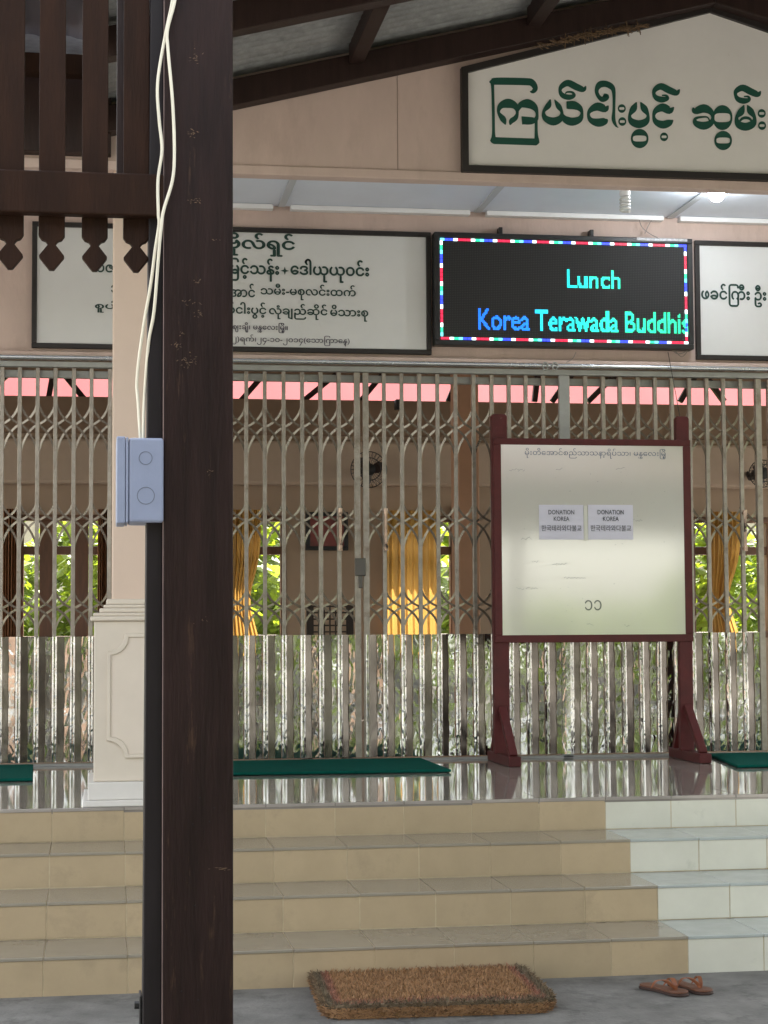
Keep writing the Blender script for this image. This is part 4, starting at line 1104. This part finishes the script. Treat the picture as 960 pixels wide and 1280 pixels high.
a, b = bw(495,499,YB-.2), bw(502,511,YB-.2); g = MB(); g.box(a.x,b.x,YB-.2,YB-.102,b.z,a.z); g.lathe(((a.x+b.x)/2,YB-.2,(a.z+b.z)/2),[(.02,-.004),(.024,0)],12,axis='y')
tag(g.build('wall_speaker',m_black,bevel=.004,off=((a.x+b.x)/2,YB-.15,b.z)),'small black loudspeaker high on the hall wall','speaker')
# rattan chair / crate lattice
a, b = bw(384,758,6.6), bw(441,800,6.6); rt = empty('cane_chair', ((a.x+b.x)/2,6.6,LZ), 'dark cane-backed chair standing inside the hall', 'chair')
m_cane = mat('dark_cane',(.03,.02,.015),.5,var=.3)
g = MB(); zc0 = LZ+.45
for i in range(9): x = a.x+(b.x-a.x)*i/8; g.box(x-.006,x+.006,6.6,6.61,zc0+.05,a.z)
for i in range(9): z = zc0+.06+(a.z-zc0-.06)*i/8; g.box(a.x,b.x,6.612,6.62,z-.006,z+.006)
part(g,'backrest',m_cane,rt)
g = MB(); g.box(a.x,b.x,6.62,7.05,LZ+.40,LZ+.45); part(g,'seat',m_cane,rt,bevel=.01)
for x in (a.x+.02,b.x-.02):
    for y in (6.61,7.02):
        g = MB(); g.box(x-.02,x+.02,y-.02,y+.02,LZ+.003,LZ+.40 if y > 6.7 else a.z+.01); part(g,'leg',m_cane,rt)

# ================================================================== OUTSIDE
def leaf_crown(n, rx, ry, rz, cz, seed, leaf=.09, clumps=26):
    rs = random.Random(seed); g = MB(); C_ = []
    for _ in range(clumps):
        while True:
            p = Vector((rs.uniform(-1,1),rs.uniform(-1,1),rs.uniform(-1,1)))
            if .35 < p.length < 1: break
        C_.append((Vector((p.x*rx,p.y*ry,cz+p.z*rz)), rs.uniform(.18,.38)*min(rx,rz)*1.2))
    for i in range(n):
        c, r_ = C_[i % clumps]
        p = c + Vector((rs.gauss(0,.5),rs.gauss(0,.5),rs.gauss(0,.42)))*r_
        d = Vector((rs.uniform(-1,1),rs.uniform(-1,1),rs.uniform(-.8,.5))).normalized(); s = d.cross(Vector((rs.uniform(-1,1),rs.uniform(-1,1),1))).normalized()
        L_ = leaf*rs.uniform(.6,1.4); w_ = L_*.26
        up_ = d.cross(s)*L_*.08
        g.add([p, p+d*L_*.5+s*w_+up_, p+d*L_, p+d*L_*.5-s*w_+up_], [(0,1,2,3)])
    return g
def leaf_mat(name, c):
    m = mat(name, c, .5, var=.35, scale=1.5, island=.45)
    n, l = m.node_tree.nodes, m.node_tree.links; b = n['Principled BSDF']
    t = n.new('ShaderNodeBsdfTranslucent'); t.inputs[0].default_value = (c[0]*2.6, c[1]*2.3, c[2]*.9, 1); mx = n.new('ShaderNodeMixShader'); mx.inputs[0].default_value = .4
    l.new(b.outputs[0], mx.inputs[1]); l.new(t.outputs[0], mx.inputs[2]); l.new(mx.outputs[0], n['Material Output'].inputs[0]); return m
lm = [leaf_mat('leaf_bright', (.12,.18,.025)), leaf_mat('leaf_mid', (.055,.10,.022))]
m_bark = mat('bark', (.10,.07,.05), .9, var=.3, scale=8, bump=.5, bscale=30)
def tree(loc, label, crown_me, trunk_me, s=1, rz=0, name='shrub', cat='shrub', group=None):
    rt = empty(name, loc, label, cat, group); rt.rotation_euler = (0,0,rz); rt.scale = (s,s,s)
    for nm, me in (('trunk',trunk_me),('crown',crown_me)):
        o = bpy.data.objects.new(nm, me); COL.objects.link(o); o.parent = rt
def trunk_mesh(h, r, seed):
    rs = random.Random(seed); g = MB(); top = Vector((rs.uniform(-.1,.1),rs.uniform(-.1,.1),h))
    g.tube([(0,0,-.05),(.03,.02,h*.5),top],[r,r*.75,r*.5],8)
    for k in range(6):
        a = 2*math.pi*k/6+rs.uniform(-.4,.4); e = top+Vector((math.cos(a)*h*.4,math.sin(a)*h*.4,h*rs.uniform(.2,.5)))
        b = top*rs.uniform(.6,.98); g.tube([b,(b+e)/2+Vector((0,0,.05*h)),e],[r*.4,r*.25,r*.1],6)
    o = g.build('trunk', m_bark, smooth=True); me = o.data; bpy.data.objects.remove(o); return me
def crown_mesh(m, *a, **k):
    o = leaf_crown(*a, **k).build('crown', m); me = o.data; bpy.data.objects.remove(o); return me
sh_c = crown_mesh(lm[0], 5200, 1.35, .9, 1.25, 1.75, 3, leaf=.17, clumps=34)
sh_t = trunk_mesh(.9, .05, 1)
tr_c = crown_mesh(lm[1], 5200, 2.1, 2.1, 1.9, 3.6, 5, leaf=.26, clumps=40)
tr_t = trunk_mesh(2.4, .16, 2)
for (p, y, s, rz, lab) in ((75,11.0,1.0,0,'bright green bush outside the window left of the pillar'),(330,11.5,1.05,1.2,'bright green bush outside the window beside the post'),
                       (560,11.0,1.0,2.2,'bright green bush outside the window with the full yellow curtain'),(900,11.2,1.0,3.1,'bright green bush outside the window right of the whiteboard')):
    P = at(p,700,Y=y); tree((P.x,y,.02), lab, sh_c, sh_t, s, rz, group='bushes outside the hall windows')
g = MB(); g.add([(-30,9.6,.012),(40,9.6,.012),(40,60,.012),(-30,60,.012)],[(0,1,2,3)])
struct(g, 'lawn', mat('lawn_grass',(.10,.15,.03),.9,var=.4,scale=3))
# trees round the yard behind the camera that the metal, tiles and board mirror
for i, (x,y,s,rz) in enumerate(((-7.5,-9,1.0,0),(-9,-2.5,.9,1),(10.5,-3.5,1.0,2),(9.5,-10,1.1,3),(1.5,-22,1.15,4),(-3.5,-23,1.0,5),(12.5,1.5,.9,.5))):
    tree((x,y,0), ('leafy tree beside the porch','leafy tree left of the verandah','leafy tree right of the verandah','leafy tree at the yard corner','leafy tree across the yard','leafy tree across the yard behind','leafy tree beside the hall')[i], tr_c, tr_t, s, rz, 'tree', 'tree', 'trees around the yard')
for i in range(11):  # unseen hedge, added for the tin and board to mirror
    low = i in (5, 6, 7)  # shortened to open a strip of sky that the board mirrors as glare
    tree((-2.0+i*1.55, -16.2-.5*(i%3), .0), 'unseen low bush in the hedge gap opened for the whiteboard glare' if low else 'unseen garden bush of the hedge added across the yard', sh_c, sh_t, .6 if low else .8+.12*(i%4), i*1.3, 'shrub', 'shrub', 'unseen hedge bushes across the yard')
g = MB(); g.box(-14,-3.2,-17.2,-17,0,2.6)
tag(g.build('added_yard_wall', mat('yard_wall_plaster',(.20,.13,.095),.85,var=.15), off=(-8,-15.1,0)), 'unseen brown wall added across the yard for the tin to mirror', 'wall')  # unseen, added to give the tin something brown to mirror
# the open shelter the camera stands under: low dark roof on posts, garden beyond it
sh = empty('dining_shelter', (3, -10, 0), 'open dark wooden shelter opposite the steps', 'shelter')
g = MB()
for (ya, za, yb, zb2) in ((-6.9,2.85,-10.2,3.7),(-10.2,3.7,-13.6,2.58)):
    g.add([(-2.5,ya,za),(9,ya,za),(9,yb,zb2),(-2.5,yb,zb2),(-2.5,ya,za+.05),(9,ya,za+.05),(9,yb,zb2+.05),(-2.5,yb,zb2+.05)],[(0,3,2,1),(4,5,6,7),(0,1,5,4),(1,2,6,5),(2,3,7,6),(3,0,4,7)])
part(g, 'roof', m_brown, sh)
for x in (-2.2, 1.2, 4.6, 8.6):
    for y in (-7.1, -13.4):
        if (x, y) == (1.2, -7.1): continue
        g = MB(); g.box(x-.06,x+.06,y-.06,y+.06,0,2.60); part(g, 'shelter_post', m_post, sh)
g = MB(); g.add([(-30,-60,.006),(40,-60,.006),(40,-14.2,.006),(-30,-14.2,.006)],[(0,1,2,3)])
struct(g, 'unseen_yard_lawn', mat('yard_earth', (.085,.080,.050), .95, var=.5, scale=1.2, col2=(.04,.07,.02), thr=(1.5,.45,.6)))  # unseen dark ground, added so the tin mirrors green-grey
# neighbour's red roof beyond the back wall, seen over its top
rr = empty('neighbour_roof', (2,20,3), 'sunlit red metal roof beyond the hall, seen in the gap over the back wall', 'roof')
m_rroof = mat('red_roof', (.135,.032,.034), .95, var=.08, scale=1, spec=.05)
g = MB(); n = 260; v = []
for i in range(n+1):
    x = -14+40*i/n; d = .02*math.sin(i*2*math.pi/6); v += [(x,17.5,4.3+d),(x,23,7.0+d)]
g.add(v, [(2*i,2*i+2,2*i+3,2*i+1) for i in range(n)]); part(g, 'roof_sheet', m_rroof, rr, smooth=True)
g = MB(); g.box(-13.5,25.5,18.2,18.35,0,4.4); part(g, 'wall', mat('far_wall',(.45,.38,.30),.8,var=.1), rr)
